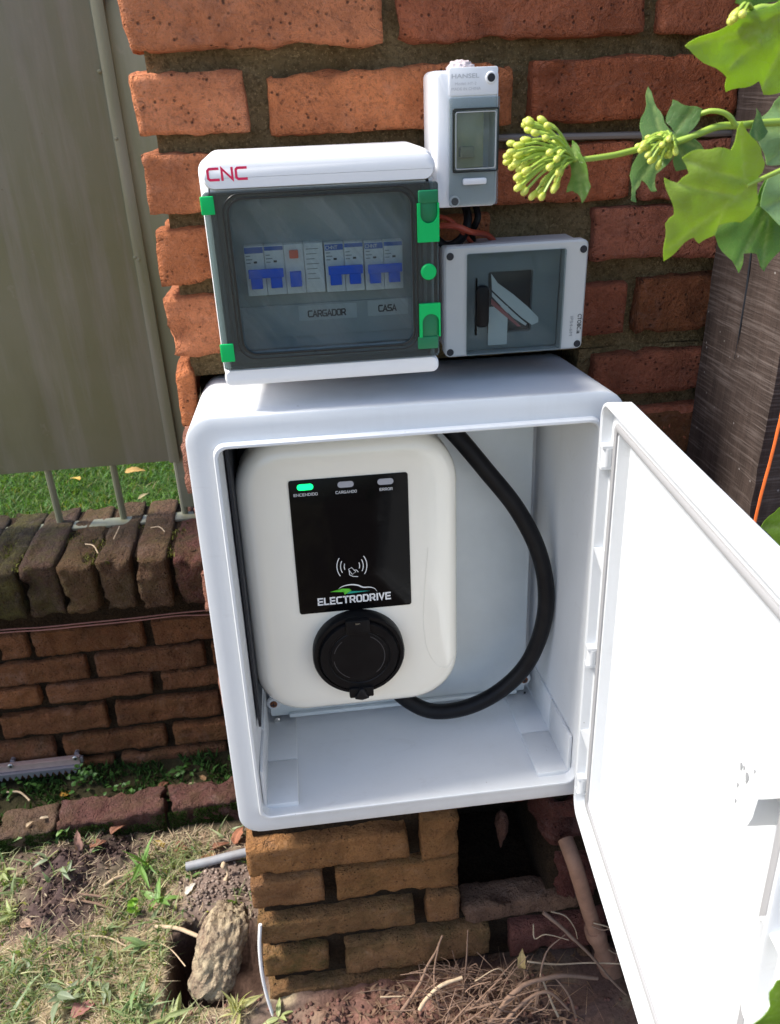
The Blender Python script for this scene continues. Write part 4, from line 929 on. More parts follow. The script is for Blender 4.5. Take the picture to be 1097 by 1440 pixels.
# breakers behind the pane: things of their own
def breaker(u0, u1, mods, label, kind):
    y = 0.066; vm = 376; x0, x1 = PY(u0, vm, y).x, PY(u1, vm, y).x; um = (u0 + u1) / 2
    vt = 342 - 0.035 * (um - 455); vb = 411 - 0.05 * (um - 455); z1_, z0_ = PY(um, vt, y).z, PY(um, vb, y).z; H = z1_ - z0_
    t = thing('circuit_breaker', label, 'breaker', ((x0 + x1) / 2, y, z0_), 'breakers behind the smoked door')
    w = (x1 - x0) / mods
    for k in range(mods):
        a = x0 + k * w; part('module', slab(a + 0.0002, a + w - 0.0002, z0_, z1_, y, YI - 0.0003, 0.0006, 0.0005), M['breaker'], t)
    lev = {2: [0, 1], 4: [0, 1, 2]}[mods]
    for k in lev:
        a = x0 + k * w
        part('lever', slab(a + w * 0.22, a + w * 0.80, z0_ + H * 0.16, z0_ + H * 0.46, y - 0.0055, y - 0.0002, 0.0006, 0.0006), M['blue'], t)
    a = x0; 
    part('lever_bar', slab(a + w * 0.14, a + w * 1.90, z0_ + H * 0.38, z0_ + H * 0.56, y - 0.0068, y - 0.0056, 0.0006, 0.0004), M['blue'], t)
    for k in range(mods if kind != 'rcd' else 2):
        a = x0 + k * w
        bd = part('brand_band', slab(a + 0.0006, a + w - 0.0006, z1_ - H * (0.14 if k % 2 == 0 else 0.10), z1_ - H * 0.02, y - 0.0003, y - 0.0001, 0.0004, 0), M['blue_print'], t)
        if k % 2 == 0 and kind != 'rcd': strokes('CHNT', a + 0.0012, z1_ - H * 0.12, y - 0.0006, w * 0.62, 0.0032, M['ink_white'], bd, 0.18, 0.25)
        part('window_slot', slab(a + w * 0.45, a + w * 0.62, z0_ + H * 0.66, z0_ + H * 0.70, y - 0.0003, y - 0.0001, 0.0003, 0), M['ink'], t)
        for j in range(3): part('printed_line', slab(a + w * 0.08, a + w * (0.30 + 0.1 * (j % 2)), z1_ - H * (0.20 + 0.07 * j), z1_ - H * (0.18 + 0.07 * j), y - 0.0003, y - 0.0001, 0.0002, 0, 2), M['ink_grey'], t)
    if kind == 'rcd':
        P = PY(413, 357, y); part('test_button', slab(P.x - 0.0040, P.x + 0.0040, P.z - 0.0036, P.z + 0.0036, y - 0.003, y - 0.0002, 0.001, 0.0006), M['orange_b'], t)
        a = x0 + 3 * w
        for j in range(7): part('printed_line', slab(a + w * 0.12, a + w * (0.75 - 0.1 * (j % 3)), z1_ - H * (0.12 + 0.1 * j), z1_ - H * (0.105 + 0.1 * j), y - 0.0003, y - 0.0001, 0.0002, 0, 2), M['ink_grey'], t)
    return t
breaker(345, 456, 4, 'wide residual current breaker with an orange test button behind the smoked door', 'rcd')
breaker(457.5, 512, 2, 'blue levered breaker next to the wide one with the orange button', 'mcb')
breaker(513, 567, 2, 'blue levered breaker at the right end of the row, above the CASA label', 'mcb')

# ------------------------------------------------------------------ narrow breaker box at the top
hb = thing('small_breaker_box', 'narrow white breaker box standing highest on the brick pillar', 'breaker box', (0.285, 0.13, 0.662))
HY_ = 0.10; q = lambda u, v, y=HY_: PY(u, v, y)
hx0, hx1, hz0, hz1 = 0.2525, 0.3118, 0.6625, 0.7775
e = (hx0, hx1, hz0, hz1, 0.006)
ow = (q(636, 200).x, q(698, 200).x - 0.0005, q(668, 243).z, q(668, 151).z)
bm = loft(bmesh.new(), [(ins(*e, 0.002, 5), 0.163), (ins(*e, 0, 5), 0.160), (ins(*e, 0, 5), 0.128), (ins(*e, 0.0012, 5), 0.1275), (ins(*e, 0.0012, 5), HY_ + 0.004), (ins(*e, 0.002, 5), HY_ + 0.001), (ins(*e, 0.004, 5), HY_), (rrect(*ow, 0.002, 5), HY_), (rrect(*ow, 0.002, 5), HY_ + 0.028)])
part('housing', bm, M['white'], hb, 40)
part('label_panel', slab(q(631, 110).x, q(700, 110).x, q(668, 134).z, q(668, 94).z, HY_ - 0.0012, HY_ - 0.0001, 0.002, 0.0004), M['white'], hb)
A, B = q(635, 111, HY_ - 0.001), q(674, 109, HY_ - 0.001)
text('HANSEL', A.x, (A.z + B.z) / 2, HY_ - 0.0014, M['ink_pale'], hb, h=0.0036, w=B.x - A.x, bold=0.02)
A, B = q(640, 120, HY_ - 0.001), q(670, 119, HY_ - 0.001); text('Model: HT-2', A.x, (A.z + B.z) / 2, HY_ - 0.0014, M['ink_pale'], hb, h=0.0022, w=B.x - A.x)
A, B = q(635, 127.5, HY_ - 0.001), q(676, 126, HY_ - 0.001); text('MADE IN CHINA', A.x, (A.z + B.z) / 2, HY_ - 0.0014, M['ink_pale'], hb, h=0.0022, w=B.x - A.x)
for u, v in ((690, 109), (639, 283)):
    P = q(u, v); sc = part('screw_well', disc(P.x, P.z, 0.0050, HY_ - 0.0026, HY_ - 0.0003, 24, 0.0006), M['white'], hb)
    part('screw_hole', disc(P.x, P.z, 0.0034, HY_ - 0.0032, HY_ - 0.0027, 20, 0.0002), M['near_black'], sc)
wn = (q(636, 200).x, q(698, 200).x, q(667, 240).z, q(667, 153).z)
fl = part('flap', ring((q(631, 215).x, q(701, 215).x - 0.0006), (q(666, 290).z + 0.001, q(666, 136).z), wn[:2], wn[2:], HY_ - 0.0035, HY_ - 0.0015, 0.002, 0.0015, 5), M['smoke_small'], hb)
part('flap_window', slab(*wn, HY_ - 0.0055, HY_ - 0.0040, 0.0015, 0.0006), M['smoke_clear'], fl)
part('window_edge', ring((wn[0] - 0.0008, wn[1] + 0.0008), (wn[2] - 0.0008, wn[3] + 0.0008), (wn[0] + 0.0004, wn[1] - 0.0004), (wn[2] + 0.0004, wn[3] - 0.0004), HY_ - 0.0062, HY_ - 0.0036, 0.002, 0.0015, 4, 0.0002), M['smoke_line'], fl)
part('window_edge', ring((wn[0] + 0.0018, wn[1] - 0.0018), (wn[2] + 0.0018, wn[3] - 0.0018), (wn[0] + 0.0026, wn[1] - 0.0026), (wn[2] + 0.0026, wn[3] - 0.0026), HY_ - 0.0061, HY_ - 0.0056, 0.002, 0.0015, 4, 0.0001), M['grey_pl'], fl)
P = q(666, 253); part('finger_lip', slab(P.x - 0.011, P.x + 0.011, P.z - 0.0035, P.z + 0.002, HY_ - 0.0062, HY_ - 0.0036, 0.0015, 0.001), M['white'], hb)
bk = thing('circuit_breaker', 'pale olive breaker seen through the flap of the narrow box', 'breaker', (q(665, 210, .12).x, 0.12, q(665, 240, .12).z))
part('module', slab(q(638, 200).x + 0.002, q(679, 200).x + 0.002, ow[2] + 0.004, ow[3] - 0.004, HY_ + 0.006, HY_ + 0.0275, 0.001, 0.0005), plain('old_breaker', (0.42, 0.40, 0.26), 0.5, bump=0.02), bk)
part('lever', slab(q(648, 200).x, q(668, 200).x, q(660, 222).z, q(660, 206).z, HY_ + 0.0015, HY_ + 0.0058, 0.001, 0.0005), plain('old_lever', (0.30, 0.28, 0.2), 0.5, bump=0.02), bk)
bm = bmesh.new(); bmesh.ops.create_icosphere(bm, subdivisions=4, radius=1); P = PY(647, 92, 0.135)
for v in bm.verts:
    c = v.co.copy(); v.co = V((c.x * 0.0125, c.y * 0.011, c.z * 0.0075)) * (1 + 0.22 * nz(c, 3.0, 2) + 0.1 * nz(c, 8, 3)) + P + V((0, 0, -0.003))
part('putty_plug', bm, M['pink'], hb, 60)

# ------------------------------------------------------------------ grey box with the smoked window
cb = thing('grey_breaker_box', 'grey breaker box with smoked window and a folded leaflet inside', 'breaker box', (0.33, 0.13, 0.518))
e = (0.2605, 0.4035, 0.5205, 0.6285, 0.006); q = lambda u, v, y=HY_: PY(u, v, y)
ow = (q(657, 420).x, q(791, 420).x, q(725, 494).z, q(725, 354).z)
bm = loft(bmesh.new(), [(ins(*e, 0.005, 5), 0.161), (ins(*e, 0.003, 5), 0.158), (ins(*e, 0.003, 5), HY_ + 0.014), (ins(*e, 0, 5), HY_ + 0.013), (ins(*e, 0, 5), HY_ + 0.002), (ins(*e, 0.0018, 5), HY_), (rrect(*ow, 0.002, 5), HY_), (rrect(*ow, 0.002, 5), HY_ + 0.034)])
part('housing', bm, M['grey_pl'], cb, 40)
for u, v in ((630, 361), (822, 350), (631, 497), (813, 485)):
    P = q(u, v); P.x = max(e[0] + 0.0055, min(e[1] - 0.0055, P.x)); P.z = max(e[2] + 0.0055, min(e[3] - 0.0055, P.z))
    sc = part('screw_well', disc(P.x, P.z, 0.0044, HY_ - 0.0006, HY_ - 0.0001, 20, 0.0002), M['grey_pl'], cb)
    part('screw_hole', disc(P.x, P.z, 0.0036, HY_ - 0.0010, HY_ - 0.0007, 20, 0.0001), M['near_black'], sc)
win = part('window', slab(ow[0] - 0.0008, ow[1] + 0.0008, ow[2] - 0.0008, ow[3] + 0.0008, HY_ - 0.003, HY_ - 0.0008, 0.002, 0.0006), M['smoke_teal'], cb)
P = q(678, 428); part('window_handle', slab(P.x - 0.0075, P.x + 0.0055, q(678, 458).z, q(678, 400).z, HY_ - 0.009, HY_ - 0.0032, 0.005, 0.002), M['black'], win)
part('window_edge', slab(q(667, 425).x, q(670, 425).x, q(668, 470).z, q(668, 390).z, HY_ - 0.0045, HY_ - 0.0031, 0.0005, 0.0003), M['smoke_line'], win)
part('inner_tray', ring((ow[0] + 0.001, ow[1] - 0.001), (ow[2] + 0.001, ow[3] - 0.001), (q(690, 420).x, q(752, 420).x), (q(725, 470).z, q(725, 384).z), HY_ + 0.010, HY_ + 0.016, 0.002, 0.002, 5), plain('tray', (0.20, 0.23, 0.24), 0.5, bump=0.02), cb)
part('inner_back', slab(ow[0] + 0.001, ow[1] - 0.001, ow[2] + 0.001, ow[3] - 0.001, HY_ + 0.0325, HY_ + 0.0335, 0.002, 0.0), M['near_black'], cb)
pa = slab(q(689, 450).x, q(716, 450).x, q(702, 487).z, q(702, 433).z, HY_ + 0.006, HY_ + 0.0066, 0.001, 0.0)
tag(finish('paper_slip', pa, M['paper']), 'blank white paper slip inside the grey breaker box', 'paper')
lf = thing('leaflet', 'folded white and red leaflet lying slantwise inside the grey breaker box', 'leaflet', tuple(q(720, 430, HY_ + 0.005)))
def quad(name, pts, y0, y1, mat):
    bm = poly([(q(u, v, y0).x, q(u, v, y0).z) for u, v in pts], y0, y1); part(name, bm, mat, lf)
quad('sheet', ((691, 385), (700, 398), (722, 414), (742, 431), (757, 446), (757, 453), (748, 457), (733, 446), (712, 427), (692, 408)), HY_ + 0.0040, HY_ + 0.0044, M['paper'])
quad('sheet', ((692, 411), (712, 430), (733, 449), (741, 455), (739, 458), (722, 447), (705, 431), (692, 417)), HY_ + 0.0032, HY_ + 0.0036, M['paper'])
quad('sheet', ((691, 420), (706, 433), (722, 449), (733, 459), (728, 459), (712, 446), (691, 428)), HY_ + 0.0050, HY_ + 0.0054, M['paper_red'])
A = q(809, 441); text('CTOBC.ia', A.x + 0.0026, A.z - 0.0005, HY_ - 0.0004, M['ink'], cb, h=0.0042, w=0.0200, rot=-90, bold=0.015)
A = q(800, 444); text('IP54-6M', A.x + 0.0014, A.z - 0.0005, HY_ - 0.0004, M['ink_grey'], cb, h=0.0032, w=0.0200, rot=-90)
# wires between the boxes
def wire(pts, r, mat, label, group=None, name='wire', y=None):
    bm = bmesh.new(); tube(bm, catmull(pts, 7), r, 8)
    tag(finish(name, bm, M[mat]), label, 'wire', group)
wire([PY(610, 318, .135), PY(640, 318, .120), PY(662, 326, .118), PY(684, 330, .140), PY(700, 345, .150)], 0.0030, 'redwire', 'red wire bending out below the narrow box', name='red_wire')
wire([PY(612, 303, .140), PY(632, 309, .128), PY(650, 326, .124), PY(664, 342, .140)], 0.0022, 'redwire', 'thinner red wire crossing behind the bent red one', name='red_wire')
wire([PY(655, 290, .15), PY(658, 310, .130), PY(650, 334, .128), PY(630, 346, .135), PY(612, 335, .140)], 0.0042, 'rubber', 'black wire looping between the narrow box and the grey box', name='black_wire')
wire([PY(668, 285, .15), PY(672, 306, .135), PY(664, 328, .14), PY(668, 352, .150)], 0.0034, 'rubber', 'black wire dropping straight into the grey box', name='black_wire')
wire([PY(690, 194, .176), PY(800, 192, .172), PY(900, 190, .170), PY(1000, 188, .172), PY(1120, 184, .174)], 0.0034, 'rod', 'thin grey conduit running along a mortar joint behind the vine', name='conduit')

# ------------------------------------------------------------------ copper wires along the low wall
for k, (dv, l) in enumerate(((-1.0, 'upper strand of copper wire under the coping of the low wall'), (4.0, 'lower strand of copper wire under the coping of the low wall'))):
    pts = [PY(u, v + dv + (0 if k == 0 else (1.5 if u % 2 else -1)), 0.688 - 0.004 * k) for u, v in ((-260, 914), (-120, 900), (0, 887), (60, 883), (120, 877), (190, 870), (250, 863), (305, 858), (400, 848))]
    bm = bmesh.new(); tube(bm, catmull(pts, 6), 0.0014, 7, 0.1); tag(finish('copper_wire', bm, M['copper']), l, 'wire', 'copper wires along the low wall')

# ------------------------------------------------------------------ toothed gate rack
YR = 0.684
rk = thing('gear_rack', 'short steel gear rack with bolts at the foot of the low wall', 'gear rack', tuple(PY(60, 1085, YR)))
P0, P1 = PY(-160, 1092, YR), PY(113, 1066, YR); rx1 = P1.x; rz1 = PY(113, 1063, YR).z; rzm = PY(113, 1072, YR).z; rz0 = PY(113, 1080, YR).z
bm = bmesh.new(); box(bm, rx1 - 0.75, rx1, YR - 0.006, YR + 0.006, rzm + 0.0004, rz1); bmesh.ops.bevel(bm, geom=bm.edges[:], offset=0.0012, segments=2, affect='EDGES'); part('bar', bm, M['rack'], rk)
steel = plain('rack_teeth', (0.30, 0.30, 0.34), 0.4, metal=0.6, dirt=0.4, scale=80, bump=0.08)
pts = [(rx1 - 0.75, rzm)]; x = rx1 - 0.75; pt = 0.0126; zt_ = rzm - 0.006; zb_ = rzm - 0.016
while x < rx1 - pt:
    pts += [(x + pt * 0.08, zt_), (x + pt * 0.42, zb_), (x + pt * 0.58, zb_), (x + pt * 0.92, zt_)]; x += pt
pts += [(rx1 - 0.001, zt_), (rx1 - 0.001, rzm)]
part('teeth', poly(pts, YR - 0.013, YR + 0.006), steel, rk)
for u, v in ((15, 1077), (106, 1066)):
    P = PY(u, v, YR - 0.006); part('bolt', disc(P.x, P.z, 0.0060, YR - 0.009, YR - 0.0065, 20, 0.0012), M['screw'], rk); part('bolt_slot', disc(P.x + 0.001, P.z, 0.0026, YR - 0.0096, YR - 0.0092, 12, 0.0002), M['near_black'], rk)
    bm = bmesh.new(); tube(bm, [(P.x, YR + 0.006, P.z), (P.x, YW + 0.02, P.z)], 0.005, 8); part('spacer', bm, steel, rk)
part('end_bracket', bbox(rx1 + 0.0005, rx1 + 0.006, YR - 0.004, YR + 0.004, rzm + 0.002, rz1 - 0.002, 0.0008), steel, rk)

# ------------------------------------------------------------------ pipes and cables near the ground
YPp = 0.115
pp = thing('rusty_pipe', 'rusty brown pipe with a thick tee joint beside the brick cavity', 'pipe', tuple(PY(860, 1440, YPp)))
bm = bmesh.new(); tube(bm, catmull([PY(795, 1180, YPp + .03), PY(808, 1215, YPp), PY(822, 1262, YPp), PY(838, 1312, YPp), PY(846, 1335, YPp)], 5), 0.0118, 18, 0.06); part('riser', bm, M['pipe'], pp, 60)
bm = bmesh.new(); tube(bm, catmull([PY(834, 1306, YPp), PY(845, 1330, YPp), PY(856, 1358, YPp)], 6), lambda t: 0.0145 + 0.002 * math.sin(9 * t), 18, 0.08); part('coupling', bm, M['pipe'], pp, 60)
bm = bmesh.new(); tube(bm, catmull([PY(852, 1345, YPp), PY(866, 1385, YPp), PY(876, 1430, YPp), PY(884, 1480, YPp), PY(890, 1520, YPp)], 5), lambda t: 0.0185 + 0.0025 * (abs(t - 0.25) < 0.1), 18, 0.08); part('tee_body', bm, M['pipe'], pp, 60)
bm = bmesh.new(); tube(bm, [PY(872, 1405, YPp), PY(892, 1398, YPp - .012), PY(908, 1392, YPp - .02)], lambda t: 0.013 + 0.003 * t, 16, 0.05); part('tee_branch', bm, M['pipe'], pp, 60)
bm = bmesh.new(); tube(bm, catmull([PZ(262, 1219, -.535), PZ(300, 1210, -.532), PZ(345, 1199, -.53), PZ(420, 1184, -.53)], 5), 0.0085, 14); tag(finish('grey_pipe', bm, M['pvc']), 'grey plastic pipe half buried at the corner of the brick pillar', 'pipe')
bm = bmesh.new(); tube(bm, catmull([PY(366, 1300, .145), PY(365, 1330, .138), PY(368, 1365, .135), PY(374, 1395, .132), PY(384, 1428, .125), PZ(392, 1446, -.555)], 6), 0.0028, 8); tag(finish('white_cable', bm, M['wcable']), 'thin white cable running down the corner of the brick pillar', 'cable')
bm = bmesh.new(); tube(bm, catmull([PY(838, 1404, .10), PY(841, 1418, .095), PY(846, 1440, .09), PY(850, 1462, .088)], 4), 0.0026, 8); tag(finish('blue_wire', bm, M['bluewire']), 'short bright blue wire between the twigs and the rusty pipe', 'wire')

# ------------------------------------------------------------------ rock
bm = bmesh.new(); bmesh.ops.create_icosphere(bm, subdivisions=5, radius=1)
top, bot = PZ(318, 1275, -.475), PZ(298, 1404, -.575)
ax = top - bot; cen = (top + bot) / 2; L = ax.length; axn = ax.normalized(); sx_ = axn.cross(V((0, 1, 0))).normalized(); sy_ = axn.cross(sx_)
if sx_.x < 0: sx_ = -sx_; sy_ = -sy_
for v in bm.verts:
    c = v.co.copy(); kq = (abs(c.x) ** 3.5 + abs(c.y) ** 3.5 + abs(c.z) ** 3.5) ** (-1 / 3.5); c *= kq
    f_ = 1 + 0.16 * nz(c, 1.2, 23) + 0.16 * abs(nz(c, 2.4, 27)) + 0.10 * nz(c, 6, 13) + 0.06 * nz(c, 14, 14) + 0.03 * nz(c, 30, 15)
    w = 0.037 * (1.0 - 0.02 * c.z); v.co = cen + sx_ * (c.x * w * f_ + 0.008 * c.z) + sy_ * c.y * 0.036 * f_ + axn * c.z * L * 0.48 * f_
tag(finish('rock', bm, M['rock'], ang=60), 'rough tan rock standing in the hole beside the pillar', 'rock')

# ------------------------------------------------------------------ vegetation
def blades(name, pts, hts, cols, wid, lean, mat, flat=0.0, label=None, cat=None, segs=3, kind='stuff', parent=None):
    n_ = len(pts); P = np.array(pts); h = np.array(hts); w = np.array(wid) if np.ndim(wid) else np.full(n_, wid)
    az = rng.uniform(0, 2 * np.pi, n_); ln = lean * rng.uniform(0.3, 1.4, n_); fa = rng.uniform(0, 2 * np.pi, n_)
    vs = np.zeros((n_, segs * 2 + 1, 3)); cl = np.zeros((n_, segs * 2 + 1, 3)); C_ = np.array(cols)
    for s in range(segs + 1):
        t = s / segs; up = h * t * (1 - flat) * (1 - 0.35 * np.minimum(ln, 1.2) * t); out = h * (ln * t * t * 0.8 + flat * t)
        c = P + np.stack([np.cos(az) * out, np.sin(az) * out, up], 1); ww = w * (1 - 0.75 * t ** 1.5) * (0.55 + 0.45 * np.sin(np.pi * min(1, t * 1.1 + 0.12)))
        sd_ = np.stack([np.cos(fa) * ww, np.sin(fa) * ww, np.zeros(n_)], 1); k = 0.75 + 0.35 * t
        if s < segs: vs[:, 2 * s] = c - sd_; vs[:, 2 * s + 1] = c + sd_; cl[:, 2 * s] = C_; cl[:, 2 * s + 1] = C_
        else: vs[:, 2 * s] = c; cl[:, 2 * s] = C_
    base = (np.arange(n_) * (segs * 2 + 1))[:, None]; fs = []
    for s in range(segs - 1): fs += (base + np.array([2 * s, 2 * s + 1, 2 * s + 3, 2 * s + 2])).tolist()
    fs += (base + np.array([2 * segs - 2, 2 * segs - 1, 2 * segs])).tolist()
    o = mesh_obj(name, vs.reshape(-1, 3).tolist(), fs, mat, cl.reshape(-1, 3), parent)
    return tag(o, label, cat, kind=kind)
# lawn behind the gate
n_ = 70000; X = rng.uniform(-1.6, 0.35, n_); Y = 1.15 + 2.2 * rng.random(n_) ** 0.9
base = np.array([0.075, 0.165, 0.035]); cols = base * rng.uniform(0.5, 1.55, (n_, 1)) * np.array([1, 1, 1]) ; cols[:, 0] *= rng.uniform(0.8, 1.5, n_)
dry = rng.random(n_) < 0.05; cols[dry] = np.array([0.25, 0.21, 0.09])
blades('lawn_grass', np.stack([X, Y, np.full(n_, LZ)], 1), rng.uniform(0.018, 0.05, n_), cols, 0.0024, 1.1, M['blade'], label='short bright green lawn seen under the gate', cat='grass')
# patchy grass and straw in the foreground
pts, hts, cols, wd = [], [], [], []
def okspot(x, y):
    p = V((x, y))
    if (p - V((-0.1, 0.2))).length < 0.3 and pin(p, hole_poly) < 0.012: return False
    if (p - conc).length < 0.045 and random.random() < 0.8: return False
    return x < -0.055 or y < 0.08
tries = 0
while len(pts) < 11500 and tries < 190000:
    tries += 1; x, y = random.uniform(-0.95, -0.03), random.uniform(0.04, 0.52)
    if not okspot(x, y): continue
    m_ = max(math.exp(-((V((x, y)) - c).length / r) ** 4) for c, r, h in mound)
    d = 0.40 + 1.5 * nz((x, y, 0), 14, 21) - 1.2 * m_ - (0.5 if x > -0.16 else 0) + (0.25 if x < -0.36 else 0)
    if random.random() > d: continue
    z = height(x, y); pts.append((x, y, z - 0.002)); hts.append(random.uniform(0.010, 0.036)); k = random.random()
    c = V((0.20, 0.26, 0.10)).lerp(V((0.44, 0.42, 0.24)), random.random() ** 1.2) if k < 0.78 else V((0.09, 0.17, 0.06))
    cols.append(tuple(c * random.uniform(0.7, 1.2))); wd.append(random.uniform(0.0009, 0.0024))
blades('ground_grass', pts, hts, cols, wd, 1.3, M['blade'], label='patchy sparse grass on the sunlit earth', cat='grass')
pts, hts, cols, wd = [], [], [], []
while len(pts) < 11500:
    x, y = random.uniform(-0.95, 0.0), random.uniform(0.04, 0.52)
    if not okspot(x, y): continue
    m_ = max(math.exp(-((V((x, y)) - c).length / r) ** 4) for c, r, h in mound)
    if random.random() < m_ * 0.9 or random.random() > 0.62 + 0.9 * nz((x, y, 0), 11, 33) - (0.28 if x > -0.14 else 0): continue
    pts.append((x, y, height(x, y) + random.uniform(0.0005, 0.006))); hts.append(random.uniform(0.008, 0.034))
    cols.append(tuple(V((0.56, 0.48, 0.34)).lerp(V((0.30, 0.20, 0.14)), random.random()) * random.uniform(0.8, 1.15))); wd.append(random.uniform(0.0005, 0.0013))
blades('dry_straw', pts, hts, cols, wd, 0.25, M['blade'], flat=0.93, label='matted dry straw lying on the earth', cat='straw')
pts, hts, cols, wd = [], [], [], []
tries = 0
while len(pts) < 900 and tries < 40000:
    tries += 1; x, y = random.uniform(-0.95, -0.04), random.uniform(0.03, 0.51)
    if not okspot(x, y): continue
    d = 0.28 + 1.6 * nz((x, y, 0), 12, 61) + (0.45 if x < -0.40 else 0) - (0.25 if x > -0.14 else 0)
    m_ = max(math.exp(-((V((x, y)) - c).length / (r * 1.1)) ** 4) for c, r, h in mound)
    if random.random() > d - 1.1 * m_: continue
    for q_ in range(random.randint(1, 4)):
        pts.append((x + random.gauss(0, .004), y + random.gauss(0, .004), height(x, y) - 0.001)); hts.append(random.uniform(0.018, 0.042)); wd.append(random.uniform(0.0022, 0.0046))
        cols.append(tuple(V((0.14, 0.22, 0.08)).lerp(V((0.34, 0.39, 0.21)), random.random() ** 1.4) * random.uniform(0.75, 1.15)))
blades('broad_grass', pts, hts, cols, wd, 1.7, M['weed'], label='broad pale green grass blades scattered over the earth', cat='grass', segs=5)
# straw and rootlets among the twigs at the right
pts, hts, cols, wd = [], [], [], []
for k in range(420):
    x, y = random.gauss(0.30, 0.10), random.uniform(0.03, 0.14); pts.append((x, y, height(x, y) + random.uniform(0, 0.015))); hts.append(random.uniform(0.015, 0.05))
    cols.append(tuple(V((0.30, 0.20, 0.13)).lerp(V((0.15, 0.08, 0.06)), random.random()))); wd.append(random.uniform(0.0004, 0.0012))
blades('dry_rootlets', pts, hts, cols, wd, 0.5, M['blade'], flat=0.75, label='dry rootlets and fibres heaped at the foot of the pillar', cat='straw')
# moss and small weeds at the wall foot, on the edging's face and the coping
pts, hts, cols, wd = [], [], [], []
for k in range(5200):
    x, y = random.uniform(-0.95, 0.02), random.uniform(0.575, 0.70)
    if nz((x, y, 0), 14, 40) < -0.15 + 0.35 * random.random(): continue
    pts.append((x, y, height(x, y))); hts.append(random.uniform(0.006, 0.026)); cols.append(tuple(V((0.035, 0.075, 0.018)) * random.uniform(0.6, 1.8))); wd.append(random.uniform(0.0015, 0.004))
for (A, B) in ce[3:]:
    for k in range(5200):
        t = random.random(); P = A.lerp(B, t); zz_ = random.uniform(-0.085, -0.012)
        if nz((P.x, 0, zz_), 20, 44) < -0.32 + (0.5 if B.x < -0.25 else 0.15) * random.random(): continue
        pts.append((P.x, P.y - 0.004, CT + zz_)); hts.append(random.uniform(0.002, 0.006)); cols.append(tuple(V((0.05, 0.085, 0.018)) * random.uniform(0.3, 1.3))); wd.append(random.uniform(0.0006, 0.0016))
for k in range(2600):
    x, y = random.uniform(-0.55, -0.1), random.uniform(0.68, 0.82)
    if nz((x, y, 0), 17, 50) < 0.02: continue
    pts.append((x, y, -0.006)); hts.append(random.uniform(0.003, 0.011)); cols.append(tuple(V((0.13, 0.13, 0.035)) * random.uniform(0.5, 1.4))); wd.append(random.uniform(0.0008, 0.002))
blades('moss', pts, hts, cols, wd, 0.8, M['moss'], label='green moss along the wall foot, edging and coping', cat='moss', segs=2)
# crumbs of soil
bm = bmesh.new(); tmp = bmesh.new(); bmesh.ops.create_icosphere(tmp, subdivisions=1, radius=1); tv = [v.co.copy() for v in tmp.verts]; tf = [[v.index for v in f.verts] for f in tmp.faces]; tmp.free()
vs, fs, cl = [], [], []
for k in range(1900):
    if k < 480: c, r, h = random.choice(mound); x, y = random.gauss(c.x, r * 0.55), random.gauss(c.y, r * 0.5); col = V((0.085, 0.056, 0.05))
    elif k < 820: x, y = random.gauss(redpile[0].x, 0.12), random.gauss(redpile[0].y, 0.05); col = V((0.20, 0.10, 0.078))
    elif k < 1250: x, y = random.uniform(-0.6, 0.0), random.uniform(0.05, 0.50); col = V((0.20, 0.145, 0.115))
    elif k < 1600: x, y = random.gauss(conc.x, 0.05), random.gauss(conc.y, 0.035); col = V((0.30, 0.23, 0.19)) * random.uniform(0.6, 1.4)
    else: x, y = random.uniform(0.0, 0.42), random.uniform(0.02, 0.13); col = V((0.16, 0.085, 0.066))
    if y > 0.14 and x > -0.02: continue
    if (V((x, y)) - V((-0.1, 0.2))).length < 0.3 and pin(V((x, y)), hole_poly) < 0: continue
    s = random.uniform(0.0012, 0.0045); b0 = len(vs); z = height(x, y) + s * 0.3
    for p in tv:
        w = 1 + 0.35 * nz(p, 2, k); vs.append((x + p.x * s * w, y + p.y * s * w, z + p.z * s * 0.8 * w)); cl.append(col * random.uniform(0.85, 1.15))
    fs += [[b0 + i for i in f] for f in tf]
tag(mesh_obj('soil_crumbs', vs, fs, M['soil'], cl), 'loose crumbs of earth on the bare soil', 'soil', kind='stuff')

# ---- leaf meshes
def lance(L, Wd, curl=0.3, fold=0.25, n1=8, n2=4, col=(0.1, 0.2, 0.05), vein=1.25, wob=0.0, seed=0, shape=1.0):
    vs, fs, cl = [], [], []
    for i in range(n1 + 1):
        t = i / n1; w = Wd * (math.sin(math.pi * min(1, t ** 0.75 * 0.97 + 0.03)) ** shape) * 0.5 + 0.0002
        for j in range(-n2, n2 + 1):
            s = j / n2; x = L * t; y = w * s * (1 + wob * nz((t * 5, s, seed), 1.3)); z = -curl * L * t * t + fold * abs(y) + wob * 0.35 * Wd * nz((t * 4, s * 2, seed + 3), 1.1)
            vs.append((x, y, z)); cl.append(V(col) * (vein if j == 0 else (1.0 if i % 2 else 0.93)))
    m_ = 2 * n2 + 1
    for i in range(n1):
        for j in range(2 * n2): a = i * m_ + j; fs.append((a, a + 1, a + m_ + 1, a + m_))
    me = bpy.data.meshes.new('leaf'); me.from_pydata(vs, [], fs)
    a = me.color_attributes.new('col', 'FLOAT_COLOR', 'POINT')
    for k, c in enumerate(cl): a.data[k].color = (*c, 1)
    me.polygons.foreach_set('use_smooth', [True] * len(fs)); return me
def place(me, mat, loc, yaw, pitch, roll, sc=1.0, parent=None, name='leaf'):
    if not me.materials: me.materials.append(mat)
    o = bpy.data.objects.new(name, me); COL.objects.link(o)
    if parent: o.parent = parent
    o.rotation_mode = 'XYZ'; o.matrix_basis = Matrix.Translation(loc) @ Matrix.Rotation(yaw, 4, 'Z') @ Matrix.Rotation(-pitch, 4, 'Y') @ Matrix.Rotation(roll, 4, 'X') @ Matrix.Scale(sc, 4)
    return o
